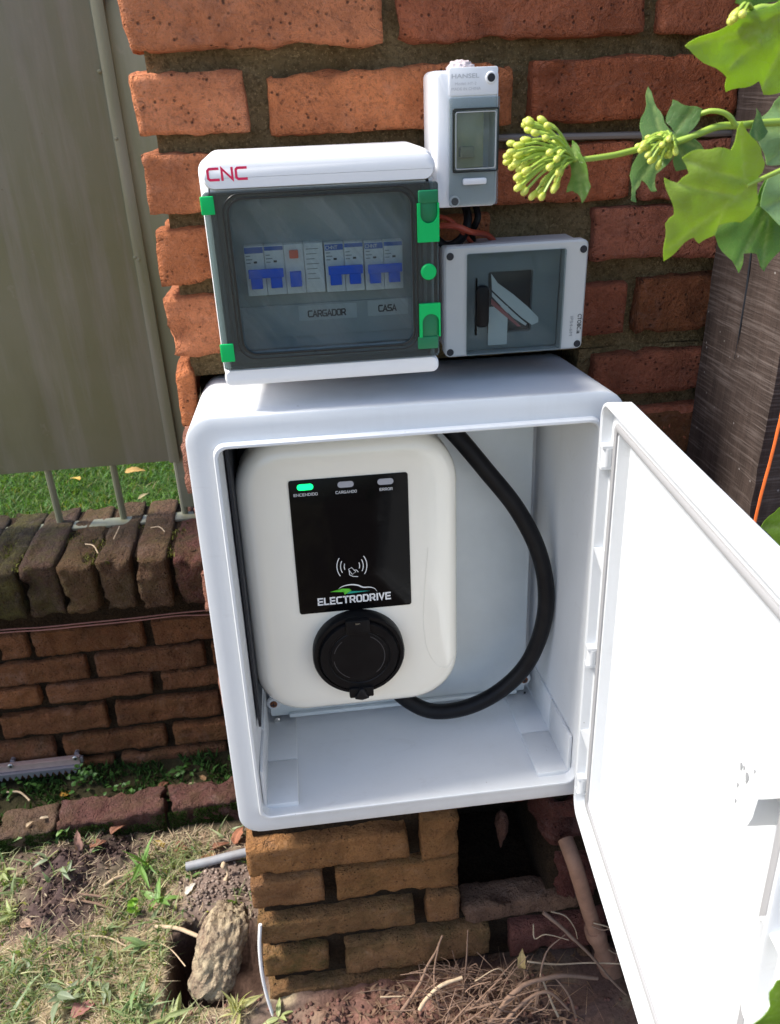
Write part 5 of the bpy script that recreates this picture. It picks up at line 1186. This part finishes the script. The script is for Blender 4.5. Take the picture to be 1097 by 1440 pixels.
def weed(px, label, nl, L, Wd, col, up=0.5, shape=1.0, spread=6.28, yaw0=0.0, rows=1, stem=0.0, name='weed'):
    P = PZ(*px, GZ + 0.005); P.z = height(P.x, P.y); t = thing(name, label, 'weed', tuple(P), 'weeds on the bare earth')
    mes = [lance(L, Wd, random.uniform(0.15, 0.5), 0.3, col=V(col) * random.uniform(0.85, 1.2), wob=0.15, seed=i + px[0], shape=shape) for i in range(3)]
    hgt = 0.0
    if stem:
        bm = bmesh.new(); tube(bm, catmull([(0, 0, -0.004), (0.003, 0.001, stem * 0.5), (0.006, -0.003, stem)], 4), lambda q_: 0.0013 * (1.2 - 0.5 * q_), 6)
        finish('stem', bm, M['stem'], t)
    for i in range(nl):
        z = stem * (i // max(1, (nl // rows))) / max(1, rows - 1) if (stem and rows > 1) else 0.001
        place(random.choice(mes), M['weed'], (L * 0.22 * random.uniform(-1, 1), L * 0.22 * random.uniform(-1, 1), z), yaw0 + spread * (i / nl) + random.uniform(-1.0, 1.0) * min(1, spread / 4), up * random.uniform(0.1, 1.7), random.uniform(-.9, .9), random.uniform(0.5, 1.2), t)
    return t
M['stem'] = plain('green_stem', (0.30, 0.43, 0.06), 0.5, dirt=0.3, bump=0.05)
G1, G2, G3, G4 = (0.17, 0.25, 0.11), (0.15, 0.27, 0.07), (0.22, 0.27, 0.17), (0.34, 0.39, 0.17)
weed((19, 1196), 'grey green weed with paired narrow leaves beside the edging, far left', 6, 0.042, 0.010, G1, 0.6, stem=0.02, rows=2)
weed((47, 1190), 'single tall bright blade of leaf against the edging', 2, 0.045, 0.009, G2, 1.0, yaw0=1.6, spread=0.8)
weed((96, 1188), 'tiny round leaved bright weed touching the edging', 9, 0.013, 0.010, G2, 0.7, stem=0.028, rows=3, shape=0.6)
weed((126, 1184), 'pale weed with one long leaf pointing right near the upright dead leaf', 4, 0.042, 0.009, G3, 0.35, yaw0=-0.2, spread=2.0)
weed((68, 1226), 'flat weed with dusty leaves on the dark soil mound', 4, 0.034, 0.010, G3, 0.2, yaw0=0.3, spread=4.5)
weed((97, 1244), 'wilted grey weed between the soil mounds', 6, 0.032, 0.008, G3, 0.5, stem=0.018, rows=2)
weed((206, 1222), 'largest clump of long green blades at the upper right of the bare patch', 15, 0.055, 0.0075, G2, 0.85, stem=0.022, rows=3)
weed((190, 1284), 'round leaved clover weed, yellowest of the tall clumps', 18, 0.012, 0.011, (0.20, 0.36, 0.05), 0.5, stem=0.045, rows=6, shape=0.55)
weed((226, 1268), 'broad leaved weed right of the clover', 8, 0.044, 0.011, G2, 0.6, stem=0.012, rows=2)
weed((206, 1330), 'low weed with two pale leaves left of the hole', 7, 0.038, 0.011, G1, 0.45, stem=0.012, rows=2)
weed((146, 1384), 'pale weed spreading five leaves near the reddish dead leaf', 6, 0.042, 0.013, G3, 0.4, stem=0.01, rows=2)
weed((193, 1408), 'long stemmed weed with a leaf rising to the right, by the lower edge', 7, 0.046, 0.012, G1, 0.5, stem=0.015, rows=2)
weed((86, 1404), 'grey green weed left of the reddish dead leaf', 7, 0.036, 0.012, G3, 0.4, stem=0.01, rows=2)
weed((10, 1240), 'dense pale green weed clump at the left edge', 16, 0.032, 0.008, G4, 0.6, stem=0.03, rows=4)
weed((20, 1290), 'low pale clump under the dense one at the left edge', 12, 0.030, 0.007, G4, 0.5, stem=0.015, rows=3)
weed((335, 1424), 'curly pale yellow weed in front of the rock', 18, 0.036, 0.006, (0.38, 0.38, 0.16), 0.8, stem=0.018, rows=3)
weed((240, 1432), 'pale weed at the lower edge left of the curly one', 10, 0.038, 0.007, G4, 0.4, stem=0.008, rows=2)
weed((40, 1355), 'small grey green weed in the straw at the left', 6, 0.028, 0.009, G3, 0.4)
weed((272, 1236), 'single leaved weed beside the grey pipe', 4, 0.040, 0.009, G2, 0.6, yaw0=0.4, spread=2)
weed((395, 1434), 'small pale weed at the foot of the white cable', 5, 0.028, 0.008, G4, 0.6)
weed((330, 1090), 'tiny weed growing in the corner of wall and pillar', 7, 0.012, 0.009, (0.06, 0.13, 0.03), 0.6, stem=0.02, rows=3, shape=0.6)
# leafy clump by the rack, against the low wall
def bush(P, label, n_, sp, hh, col, ls):
    t = thing('small_weed', label, 'weed', tuple(P), 'weeds along the wall foot'); mes = [lance(ls, ls * 0.8, 0.2, 0.3, 5, 2, V(col) * random.uniform(.7, 1.3), seed=i, shape=0.6) for i in range(3)]
    for i in range(n_):
        place(random.choice(mes), M['weed'], (random.gauss(0, sp), random.gauss(0, sp * 0.6), random.uniform(0.002, hh)), random.uniform(0, 6.28), random.uniform(-.2, .9), random.uniform(-.5, .5), random.uniform(0.6, 1.2), t)
zb = lambda x, y: height(x, y)
for (u, v, l, a, b, c) in ((122, 1108, 'small leafy green clump at the end of the gear rack', 46, 0.016, 0.045), (165, 1112, 'sparse leafy weed right of the clump by the rack', 22, 0.022, 0.02), (20, 1118, 'leafy weed in the shade under the gear rack', 24, 0.03, 0.02), (262, 1092, 'leafy weed at the wall foot near the white enclosure', 22, 0.022, 0.018)):
    P = PZ(u, v, -0.525); bush((P.x, P.y, height(P.x, P.y)), l, a, b, c, (0.06, 0.14, 0.03), 0.011)

# ---- dead leaves
def dead(px, label, L, Wd, col, yaw, pitch=0.1, z=GZ, curl=0.4, group='dead leaves on the ground', lawn=False, dz=0.004, y=None):
    P = PZ(*px, z + 0.006) if y is None else PY(*px, y)
    if not lawn and y is None: P.z = max(height(P.x, P.y), z) + dz
    me = lance(L, Wd, curl, 0.35, 10, 4, col, 1.2, 0.5, seed=px[0], shape=0.8); me.materials.append(M['dead'])
    o = place(me, M['dead'], P, yaw, pitch, random.uniform(-.3, .3)); o.name = 'dead_leaf'
    return tag(o, label, 'dead leaf', group)
BR1, BR2, BR3 = (0.26, 0.12, 0.075), (0.36, 0.22, 0.12), (0.42, 0.30, 0.07)
dead((116, 1212), 'reddish brown dead leaf standing upright on the soil mound', 0.036, 0.016, (0.33, 0.19, 0.15), 1.6, 1.1)
dead((130, 1205), 'dark brown dead leaf leaning on the upright one', 0.03, 0.018, BR1, 0.3, 0.4)
dead((160, 1186), 'curled dark dead leaf arched beside the edging', 0.045, 0.022, BR1, 0.9, 0.5, curl=0.9)
dead((215, 1186), 'dead leaf with a yellow spot below the mossy edging', 0.036, 0.016, BR3, -0.3)
dead((245, 1190), 'brown dead leaf with dark shade right of the yellow spotted one', 0.034, 0.02, BR1, -0.5, 0.2)
dead((283, 1210), 'smooth orange brown dead leaf touching the grey pipe', 0.036, 0.018, (0.40, 0.20, 0.12), 0.5, 0.2)
dead((296, 1196), 'narrow brown dead leaf above the grey pipe', 0.04, 0.012, BR1, 0.5, 0.2)
dead((330, 1186), 'rust coloured dead leaf tucked against the pillar corner', 0.034, 0.022, (0.36, 0.15, 0.085), 1.2, 0.7)
dead((262, 1262), 'small whitish dead leaf on the bare earth above the rock', 0.026, 0.013, (0.62, 0.58, 0.52), 1.0, 0.4)
dead((100, 1430), 'wide reddish dead leaf at the lower left', 0.042, 0.026, (0.36, 0.17, 0.145), 0.6, 0.05, curl=0.1)
dead((30, 1306), 'pinkish tan dead leaf lying in the grass at the left', 0.028, 0.018, (0.42, 0.28, 0.2), 0.2)
dead((84, 1118), 'yellow orange dead leaf in the shade under the gear rack', 0.026, 0.016, (0.45, 0.24, 0.04), 0.4, z=-0.523)
dead((265, 1102), 'pale narrow dead leaf lying behind the edging', 0.04, 0.010, (0.46, 0.36, 0.24), -0.2, z=-0.52)
dead((312, 1102), 'light brown dead leaf between edging and enclosure', 0.032, 0.012, BR2, -0.9, z=-0.52)
dead((222, 1108), 'brown dead leaf resting on the back of the edging', 0.03, 0.014, BR1, 0.9, z=-0.52)
dead((288, 1098), 'twisted brown dead leaf in the wall corner', 0.03, 0.012, BR2, 2.0, z=-0.52)
dead((36, 1162), 'pale slim dead leaf lying on the edging bricks', 0.022, 0.007, (0.52, 0.40, 0.27), 1.2, z=CT, dz=0.003)
dead((55, 1150), 'small cream dead leaf across an edging brick', 0.02, 0.006, (0.52, 0.42, 0.3), 0.3, z=CT, dz=0.003)
for i, (u, v, l, c, s) in enumerate(((176, 664, 'tan fallen leaf on the lawn nearest the gate bars', (0.55, 0.34, 0.12), 0.07), (112, 675, 'yellow fallen leaf lying on the lawn', (0.65, 0.42, 0.10), 0.05), (194, 702, 'thin straw coloured leaf on the lawn', (0.45, 0.36, 0.2), 0.06), (50, 735, 'small straw leaf on the lawn by the rail', (0.5, 0.4, 0.22), 0.05))):
    P = PZ(u, v, LZ + 0.055); me = lance(s, s * (0.5 if i < 2 else 0.2), 0.3, 0.3, 8, 3, c, 1.1, 0.4, seed=i); me.materials.append(M['dead']); o = place(me, M['dead'], P, random.uniform(0, 3), 0.2, 0.2); o.name = 'dead_leaf'; tag(o, l, 'dead leaf', 'fallen leaves on the lawn')
for i, (u0, v0, u1, v1, l) in enumerate(((212, 742, 232, 748, 'dry curl of straw on the coping'), (120, 765, 138, 778, 'short straw lying across the coping'), (160, 758, 168, 740, 'dry stalk leaning on the coping bricks'))):
    bm = bmesh.new(); a, b = PZ(u0, v0, 0.006), PZ(u1, v1, 0.006); tube(bm, catmull([a, (a + b) / 2 + V((0.003, 0.004, 0.004)), b], 5), 0.0011, 5); tag(finish('straw', bm, M['twig_pale']), l, 'straw', 'straws on the coping')

# ---- twigs at the foot of the pillar
def twig(pts, r, label, mat='twig', y0=0.11, name='twig', group='dry twigs by the pillar', r1=0.5, rough=0.35):
    P = [PY(u, v, y if y is not None else y0) for u, v, y in [(p + (None,))[:3] for p in pts]]
    r *= 0.68; bm = bmesh.new(); tube(bm, catmull(P, 5), lambda t: r * (1 - (1 - r1) * t), 8, rough, seed=pts[0][0]); tag(finish(name, bm, M[mat], ang=70), label, 'twig', group)
twig([(552, 1440, .08), (588, 1388, .10), (600, 1360, .11), (612, 1340, .115), (622, 1316, .12)], 0.0042, 'forked grey twig rising to a pale broken tip')
twig([(620, 1430, .075), (612, 1390, .09), (611, 1362, .105), (617, 1330, .115)], 0.0030, 'thin branch running beside the forked grey twig', r1=0.6)
twig([(590, 1420, .07), (600, 1404, .075), (622, 1385, .085), (650, 1375, .09)], 0.0050, 'thick pale twig with a cut white end', 'twig_pale', r1=0.85)
twig([(645, 1425, .08), (652, 1390, .10), (656, 1350, .12), (658, 1308, .128)], 0.0028, 'upright straight brown twig against the mossy bricks', r1=0.5)
twig([(764, 1283, .11), (785, 1300, .10), (806, 1320, .095), (832, 1345, .09), (860, 1378, .08), (900, 1418, .06)], 0.0048, 'long knotted twig slanting down across the rusty pipe', r1=0.5)
twig([(775, 1282, .12), (795, 1288, .118), (808, 1305, .116), (812, 1320, .114)], 0.0018, 'curved pale rootlet above the long knotted twig', 'twig_pale')
twig([(688, 1440, .05), (720, 1400, .06), (745, 1382, .07), (790, 1372, .075), (840, 1376, .08)], 0.0070, 'thickest gnarled branch lying across the heap', r1=0.6, rough=0.5)
twig([(700, 1450, .04), (735, 1410, .055), (770, 1395, .06), (800, 1420, .05)], 0.0050, 'crooked branch below the thickest one', rough=0.5)
twig([(742, 1352, .10), (780, 1356, .10), (830, 1354, .095), (890, 1356, .08)], 0.0022, 'straight straw coloured twig crossing behind the pipe', 'twig_pale', r1=0.7)
twig([(750, 1300, .12), (752, 1320, .118), (768, 1314, .11), (800, 1322, .10)], 0.0019, 'thin pale twig bent near the red brick', 'twig_pale')
twig([(749, 1440, .06), (757, 1390, .08), (768, 1340, .10), (795, 1314, .11)], 0.0030, 'bowed twig joining the knotted one')
twig([(790, 1440, .05), (776, 1410, .06), (760, 1370, .08)], 0.0036, 'stout split twig near the blue wire', 'twig_pale')
twig([(812, 1440, .05), (800, 1400, .06), (778, 1372, .075)], 0.0032, 'twig leaning beside the blue wire')
twig([(535, 1402, .10), (570, 1401, .10)], 0.0020, 'short straight twig resting on the brick ledge', 'twig_pale', r1=0.8)
twig([(660, 1420, .06), (690, 1390, .07), (705, 1375, .08)], 0.0024, 'brown twig lying on the red soil')
twig([(668, 1380, .09), (700, 1362, .10), (715, 1378, .095)], 0.0015, 'thin looping rootlet by the mossy bricks', 'twig_pale')
twig([(835, 1298, .10), (856, 1304, .095), (872, 1316, .09), (868, 1340, .088), (856, 1336, .088)], 0.0016, 'curling rootlet right of the pipe joint', 'twig_pale')
twig([(832, 1302, .10), (850, 1308, .09), (868, 1300, .085)], 0.0016, 'dry tendril crossing above the pipe joint')
pts, hts, cols, wd = [], [], [], []
for k in range(520):
    x, y = random.gauss(0.26, 0.13), random.uniform(0.03, 0.135)
    if not -0.01 < x < 0.44: continue
    pts.append((x, y, height(x, y) + random.uniform(0.001, 0.008))); hts.append(random.uniform(0.006, 0.018)); wd.append(random.uniform(0.0015, 0.0045))
    cols.append(tuple(V((0.28, 0.18, 0.12)).lerp(V((0.12, 0.07, 0.05)), random.random()) * random.uniform(0.8, 1.3)))
blades('leaf_litter', pts, hts, cols, wd, 0.6, M['dead'], flat=0.85, label='crumbled bark and leaf litter at the foot of the pillar', cat='litter', segs=3)
# random fine twigs of the heap, too tangled to count
bm = bmesh.new()
for k in range(230):
    x, y = random.gauss(0.32, 0.065), random.uniform(0.02, 0.12)
    if x > 0.40: continue
    z = height(x, y) + random.uniform(0.002, 0.05); a = random.uniform(0, 6.28); el = random.gauss(0.15, 0.5); L = random.uniform(0.03, 0.10)
    d = V((math.cos(a) * math.cos(el), 0.35 * math.sin(a), math.sin(el))) * L; p = V((x, y, z)); mdl = p + d * 0.5 + V((random.gauss(0, .006), random.gauss(0, .004), random.gauss(0, .006)))
    e_ = p + d; e_.y = min(e_.y, 0.14); mdl.y = min(mdl.y, 0.14)
    tube(bm, catmull([p, mdl, e_], 3), lambda t, r=random.uniform(0.0005, 0.0014): r * (1 - 0.5 * t), 5)
tag(finish('twig_litter', bm, M['twig'], ang=70), 'tangled fine twigs heaped at the foot of the pillar', 'twigs', kind='stuff')
dead((733, 1364), 'upright tan dead leaf standing in the twig heap', 0.03, 0.014, (0.40, 0.30, 0.14), 1.4, 1.3, y=0.105)
# sticks on the earth at the left
def gstick(a, b, r, label, mat='twig_pale', lift=0.006):
    A, B = PZ(*a, GZ), PZ(*b, GZ); A.z = height(A.x, A.y) + lift; B.z = height(B.x, B.y) + lift
    if B.z < -0.6: B.z = -0.54
    mdl = (A + B) / 2 + V((0.002, 0.004, 0.003)); bm = bmesh.new(); tube(bm, catmull([A, mdl, B], 6), r, 7, 0.2); tag(finish('stick', bm, M[mat], ang=70), label, 'stick', 'sticks on the bare earth')
gstick((216, 1304), (280, 1322), 0.0036, 'thick tan stick bridging the hole to the rock')
gstick((92, 1277), (172, 1284), 0.0024, 'brown stick lying on the dark soil mound', 'twig')
gstick((118, 1271), (176, 1276), 0.0022, 'brown stick parallel to and behind the other on the mound', 'twig')
gstick((128, 1322), (178, 1332), 0.0016, 'thin pinkish stick in the straw')
gstick((148, 1254), (178, 1236), 0.0034, 'greenish cut stick pointing at the tall weed clump')
gstick((166, 1260), (194, 1235), 0.0022, 'slim brown stick beside the greenish cut one', 'twig')
gstick((218, 1322), (262, 1364), 0.0010, 'very thin pale stalk hanging over the hole')
bm = bmesh.new(); P = PZ(317, 1222, -.525); tube(bm, catmull([P + V((-.006, 0, .012)), P + V((0, 0, .008)), P + V((.004, -.008, -.004)), P + V((0, -.016, -.012))], 5), lambda t: 0.004 + 0.002 * math.sin(7 * t), 8, 0.5)
tag(finish('bark_curl', bm, M['twig_pale'], ang=70), 'pale curl of bark lying over the grey pipe', 'bark')
bm = bmesh.new(); P = PZ(20, 1115, -.51); tube(bm, catmull([PZ(10, 1114, -.51), PZ(28, 1114, -.505), PZ(42, 1126, -.51)], 5), 0.0022, 6, 0.3); tag(finish('stick', bm, M['twig_pale'], ang=70), 'pale bent stick in the shade below the gear rack', 'stick', 'sticks on the bare earth')

# ------------------------------------------------------------------ flowering vine at the upper right
vine = thing('flowering_vine', 'yellow green vine with lobed leaves and bud clusters at the upper right', 'vine', tuple(PD(1150, 200, 0.56)))
def leaf_poly(pts, dep, col, rib, tilt=(0, 0), cup=0.0, wave=0.003, name='leaf', root=None, seed=0, sides=()):
    """outline of one leaf; each point lies on a tilted sheet at the leaf's own distance; rib: base and tip of the midrib"""
    root = root or vine
    cu = sum(p[0] for p in pts) / len(pts); cv = sum(p[1] for p in pts) / len(pts)
    def P3(u, v): return PD(u, v, dep + tilt[0] * (u - cu) / FPX * dep + tilt[1] * (v - cv) / FPX * dep)
    # smooth the outline a little between its teeth
    out = []
    for i in range(len(pts)):
        a, b = V(pts[i]), V(pts[(i + 1) % len(pts)]); nrm = V((-(b - a).y, (b - a).x)); k = max(2, int((b - a).length / 7))
        for j in range(k):
            t = j / k; out.append(a.lerp(b, t) + nrm * 0.07 * math.sin(math.pi * t) * (1 if i % 2 else -1) + nrm * 0.02 * nz((i, t * 3, seed), 1.7))
    bm = bmesh.new(); vv = [bm.verts.new((p.x, p.y, 0)) for p in out]; es = [bm.edges.new((vv[i], vv[(i + 1) % len(vv)])) for i in range(len(vv))]
    bmesh.ops.triangle_fill(bm, use_beauty=True, edges=es)
    for it in range(4):
        le = [e for e in bm.edges if e.calc_length() > 7.5]
        if not le: break
        bmesh.ops.subdivide_edges(bm, edges=le, cuts=1, use_grid_fill=False); bmesh.ops.triangulate(bm, faces=bm.faces[:]); bmesh.ops.beautify_fill(bm, faces=bm.faces[:], edges=[e for e in bm.edges if not e.is_boundary])
    lines = [(V(rib[0]), V(rib[1]))] + [(V(a), V(b)) for a, b in sides]
    def dist(p, a, b):
        e = b - a; t = max(0, min(1, (p - a).dot(e) / e.length_squared)); return (p - a - e * t).length
    nrm = (P3(cu + 10, cv) - P3(cu, cv)).cross(P3(cu, cv + 10) - P3(cu, cv)).normalized()
    if nrm.dot(CAM - P3(cu, cv)) < 0: nrm = -nrm
    cols = []; co = []
    for v in bm.verts:
        p = v.co.xy; d0 = dist(p, *lines[0]); dm = min(dist(p, *l) for l in lines)
        h = -cup * min(d0, 80) ** 1.4 / 60 * 0.001 + 0.0009 * math.exp(-(dm / 5) ** 2) * -1 + wave * nz((p.x / 45, p.y / 45, seed), 1.0)
        co.append(P3(p.x, p.y) + nrm * h); kk = math.exp(-(dm / 2.2) ** 2)
        c = V(col) * (1 + 0.18 * nz((p.x / 30, p.y / 30, seed + 5), 1.0)); cols.append(c.lerp(V((0.42, 0.50, 0.20)), 0.55 * kk))
    for v, c in zip(bm.verts, co): v.co = c
    lay = bm.verts.layers.float_color.new('col')
    for v, c in zip(bm.verts, cols): v[lay] = (c.x, c.y, c.z, 1)
    o = part(name, bm, M['leaf'], root, 80)
    so_ = o.modifiers.new('thickness', 'SOLIDIFY'); so_.thickness = 0.0004
    return o
YG = (0.36, 0.49, 0.055); MG = (0.13, 0.24, 0.035); PG = (0.30, 0.44, 0.22); DG = (0.16, 0.31, 0.05)
leaf_poly([(967, 65), (1000, 47), (1030, 29), (1058, 15), (1100, 0), (1150, -30), (1180, 40), (1150, 130), (1110, 128), (1081, 134), (1073, 114), (1053, 124), (1028, 130), (1026, 110), (1000, 93), (978, 76)], 0.50, YG, ((1150, 10), (970, 66)), (0.3, 0.5), 0.6, sides=(((1090, 38), (1030, 95)), ((1120, 30), (1080, 125)), ((1070, 45), (1020, 60))), seed=1)
leaf_poly([(1030, -60), (1097, -80), (1150, -40), (1110, 2), (1062, 10), (1034, 4)], 0.53, (0.16, 0.29, 0.02), ((1140, -60), (1040, 0)), (0.2, 0.3), 0.4, seed=9)
leaf_poly([(933, 367), (934, 340), (937, 317), (949, 303), (944, 280), (940, 256), (957, 262), (972, 248), (966, 229), (990, 216), (1013, 211), (1031, 214), (1040, 195), (1050, 175), (1062, 196), (1074, 211), (1077, 230), (1068, 250), (1066, 282), (1043, 313), (1012, 318), (1006, 332), (983, 343), (976, 334), (957, 347)], 0.475, (0.34, 0.46, 0.07), ((1072, 250), (940, 350)), (0.1, 0.7), 0.9, sides=(((1050, 265), (1048, 185)), ((1030, 275), (950, 262)), ((1060, 258), (970, 232)), ((1020, 285), (1008, 325))), seed=2)
leaf_poly([(1000, 318), (1043, 313), (1066, 282), (1078, 250), (1100, 240), (1150, 270), (1140, 330), (1100, 352), (1076, 382), (1065, 357), (1046, 357), (1038, 384), (1024, 360), (1012, 338)], 0.505, DG, ((1100, 260), (1036, 375)), (0.2, 0.3), 0.6, sides=(((1085, 285), (1075, 375)), ((1090, 275), (1005, 322))), seed=3)
leaf_poly([(1062, 176), (1078, 160), (1091, 142), (1120, 120), (1160, 150), (1160, 220), (1110, 228), (1080, 231), (1072, 210), (1066, 196)], 0.54, PG, ((1150, 190), (1070, 180)), (0.1, 0.2), 0.5, sides=(((1120, 188), (1095, 148)), ((1120, 188), (1085, 226))), seed=4)
leaf_poly([(1080, 250), (1096, 244), (1140, 230), (1170, 300), (1130, 340), (1090, 310), (1070, 290)], 0.49, PG, ((1150, 260), (1080, 290)), (0.1, 0.2), 0.3, seed=14)
leaf_poly([(913, 119), (920, 136), (925, 150), (935, 172), (948, 186), (952, 205), (946, 222), (928, 238), (929, 262), (921, 262), (907, 247), (899, 262), (901, 276), (893, 274), (889, 242), (899, 215), (904, 190), (902, 165), (909, 147)], 0.525, (0.17, 0.29, 0.10), ((935, 200), (912, 125)), (0.3, -0.4), 0.7, sides=(((935, 202), (895, 262)), ((935, 205), (925, 255))), seed=5)
leaf_poly([(946, 140), (958, 146), (970, 149), (988, 153), (984, 168), (968, 187), (978, 196), (990, 210), (974, 214), (978, 240), (950, 242), (946, 224), (952, 205), (948, 186), (936, 172), (940, 156)], 0.515, (0.16, 0.28, 0.10), ((948, 190), (975, 152)), (-0.3, 0.4), 0.7, sides=(((948, 192), (984, 208)), ((948, 192), (965, 236))), seed=6)
leaf_poly([(804, 197), (814, 207), (820, 222), (826, 242), (830, 262), (819, 286), (812, 272), (804, 268), (794, 270), (799, 254), (802, 236), (800, 215)], 0.50, (0.17, 0.30, 0.06), ((806, 204), (818, 280)), (-0.6, 0.2), 0.8, sides=(((814, 235), (827, 262)), ((810, 235), (797, 266))), seed=7)
leaf_poly([(1056, 178), (1062, 165), (1064, 152), (1070, 168), (1080, 185), (1066, 200), (1052, 195)], 0.52, (0.12, 0.23, 0.05), ((1062, 196), (1064, 155)), (0.2, 0.2), 0.3, seed=8)
# leaves of the same vine beyond the door and at the lower corner
leaf_poly([(1070, 742), (1082, 726), (1095, 714), (1125, 708), (1150, 740), (1130, 775), (1100, 770), (1088, 760)], 0.60, (0.22, 0.36, 0.03), ((1140, 740), (1074, 742)), (0.2, 0.3), 0.4, seed=10)
leaf_poly([(1052, 1446), (1068, 1432), (1082, 1414), (1083, 1398), (1096, 1384), (1130, 1380), (1150, 1440), (1100, 1480), (1060, 1470)], 0.40, (0.20, 0.32, 0.03), ((1140, 1440), (1060, 1445)), (0.2, 0.3), 0.4, seed=11)
def vstem(pts, r, r1=1.0):
    bm = bmesh.new(); tube(bm, catmull([PD(u, v, d) for u, v, d in pts], 7), lambda t: r * (1 - (1 - r1) * t), 10); part('stem', bm, M['stem'], vine, 60)
vstem([(1180, 176, .54), (1097, 172, .53), (1045, 176, .522), (1010, 178, .518), (978, 190, .516), (940, 203, .518), (898, 210, .51), (864, 218, .505), (822, 224, .50), (800, 224, .50)], 0.0026, 0.6)
vstem([(985, 160, .515), (1000, 156, .512), (1016, 158, .512), (1027, 165, .514), (1034, 176, .518)], 0.0016)
vstem([(1180, 200, .49), (1130, 226, .482), (1097, 240, .478), (1072, 251, .474), (1050, 262, .473)], 0.0018, 0.6)
vstem([(1150, -40, .50), (1097, 8, .494), (1068, 13, .492), (1045, 26, .49), (1036, 31, .49)], 0.0024, 1.3)
vstem([(1180, 20, .51), (1160, 100, .515), (1170, 180, .53), (1160, 300, .53), (1180, 500, .58), (1170, 740, .62)], 0.0030)
vstem([(1180, 740, .62), (1140, 740, .605), (1110, 741, .60)], 0.0014)
vstem([(1160, 1480, .42), (1130, 1445, .405), (1105, 1441, .40)], 0.0014)
def cluster(centre, base, n_, sp, dep, br):
    C3 = PD(*centre, dep); B3 = PD(*base, dep); st = bmesh.new(); ends = []
    for k in range(n_):
        a = random.uniform(0, 6.28); r_ = math.sqrt(random.random()); u = centre[0] + sp[0] * r_ * math.cos(a); v = centre[1] + sp[1] * r_ * math.sin(a); d = dep + random.uniform(-.022, .022)
        E = PD(u, v, d); mid = B3.lerp(E, 0.6) + V((0, 0, 0.004)); tube(st, catmull([B3, mid, E], 4), 0.0008, 5); ends.append((E, (E - mid).normalized()))
    cl_ = part('flower_cluster', st, M['stem'], vine, 70)
    for E, d in ends:
        bm = bmesh.new(); q_ = d.to_track_quat('Z', 'Y'); Lb = br * random.uniform(2.4, 3.6)
        prof = [(0.25, 0), (0.75, 0.25), (0.95, 0.6), (0.8, 0.85), (0.3, 1.0)]; rw = []
        c0 = V((0.40, 0.50, 0.06)); c1 = V((0.66, 0.68, 0.16)); lay = bm.verts.layers.float_color.new('col')
        for rr, t in prof:
            row = []
            for k in range(8):
                v = bm.verts.new(E + q_ @ V((rr * br * math.cos(k * math.pi / 4), rr * br * math.sin(k * math.pi / 4), t * Lb - Lb * 0.3))); c = c0.lerp(c1, t) * random.uniform(0.92, 1.08); v[lay] = (*c, 1); row.append(v)
            rw.append(row)
        for p, r__ in zip(rw, rw[1:]):
            for k in range(8): bm.faces.new((p[k], p[(k + 1) % 8], r__[(k + 1) % 8], r__[k]))
        bm.faces.new(rw[0][::-1]); bm.faces.new(rw[-1]); part('bud', bm, M['bud'], cl_, 70)
cluster((756, 222), (808, 224), 62, (40, 54), 0.50, 0.0022)
cluster((925, 205), (945, 204), 26, (28, 26), 0.508, 0.0020)
cluster((1040, 22), (1060, 14), 5, (10, 9), 0.49, 0.0026)
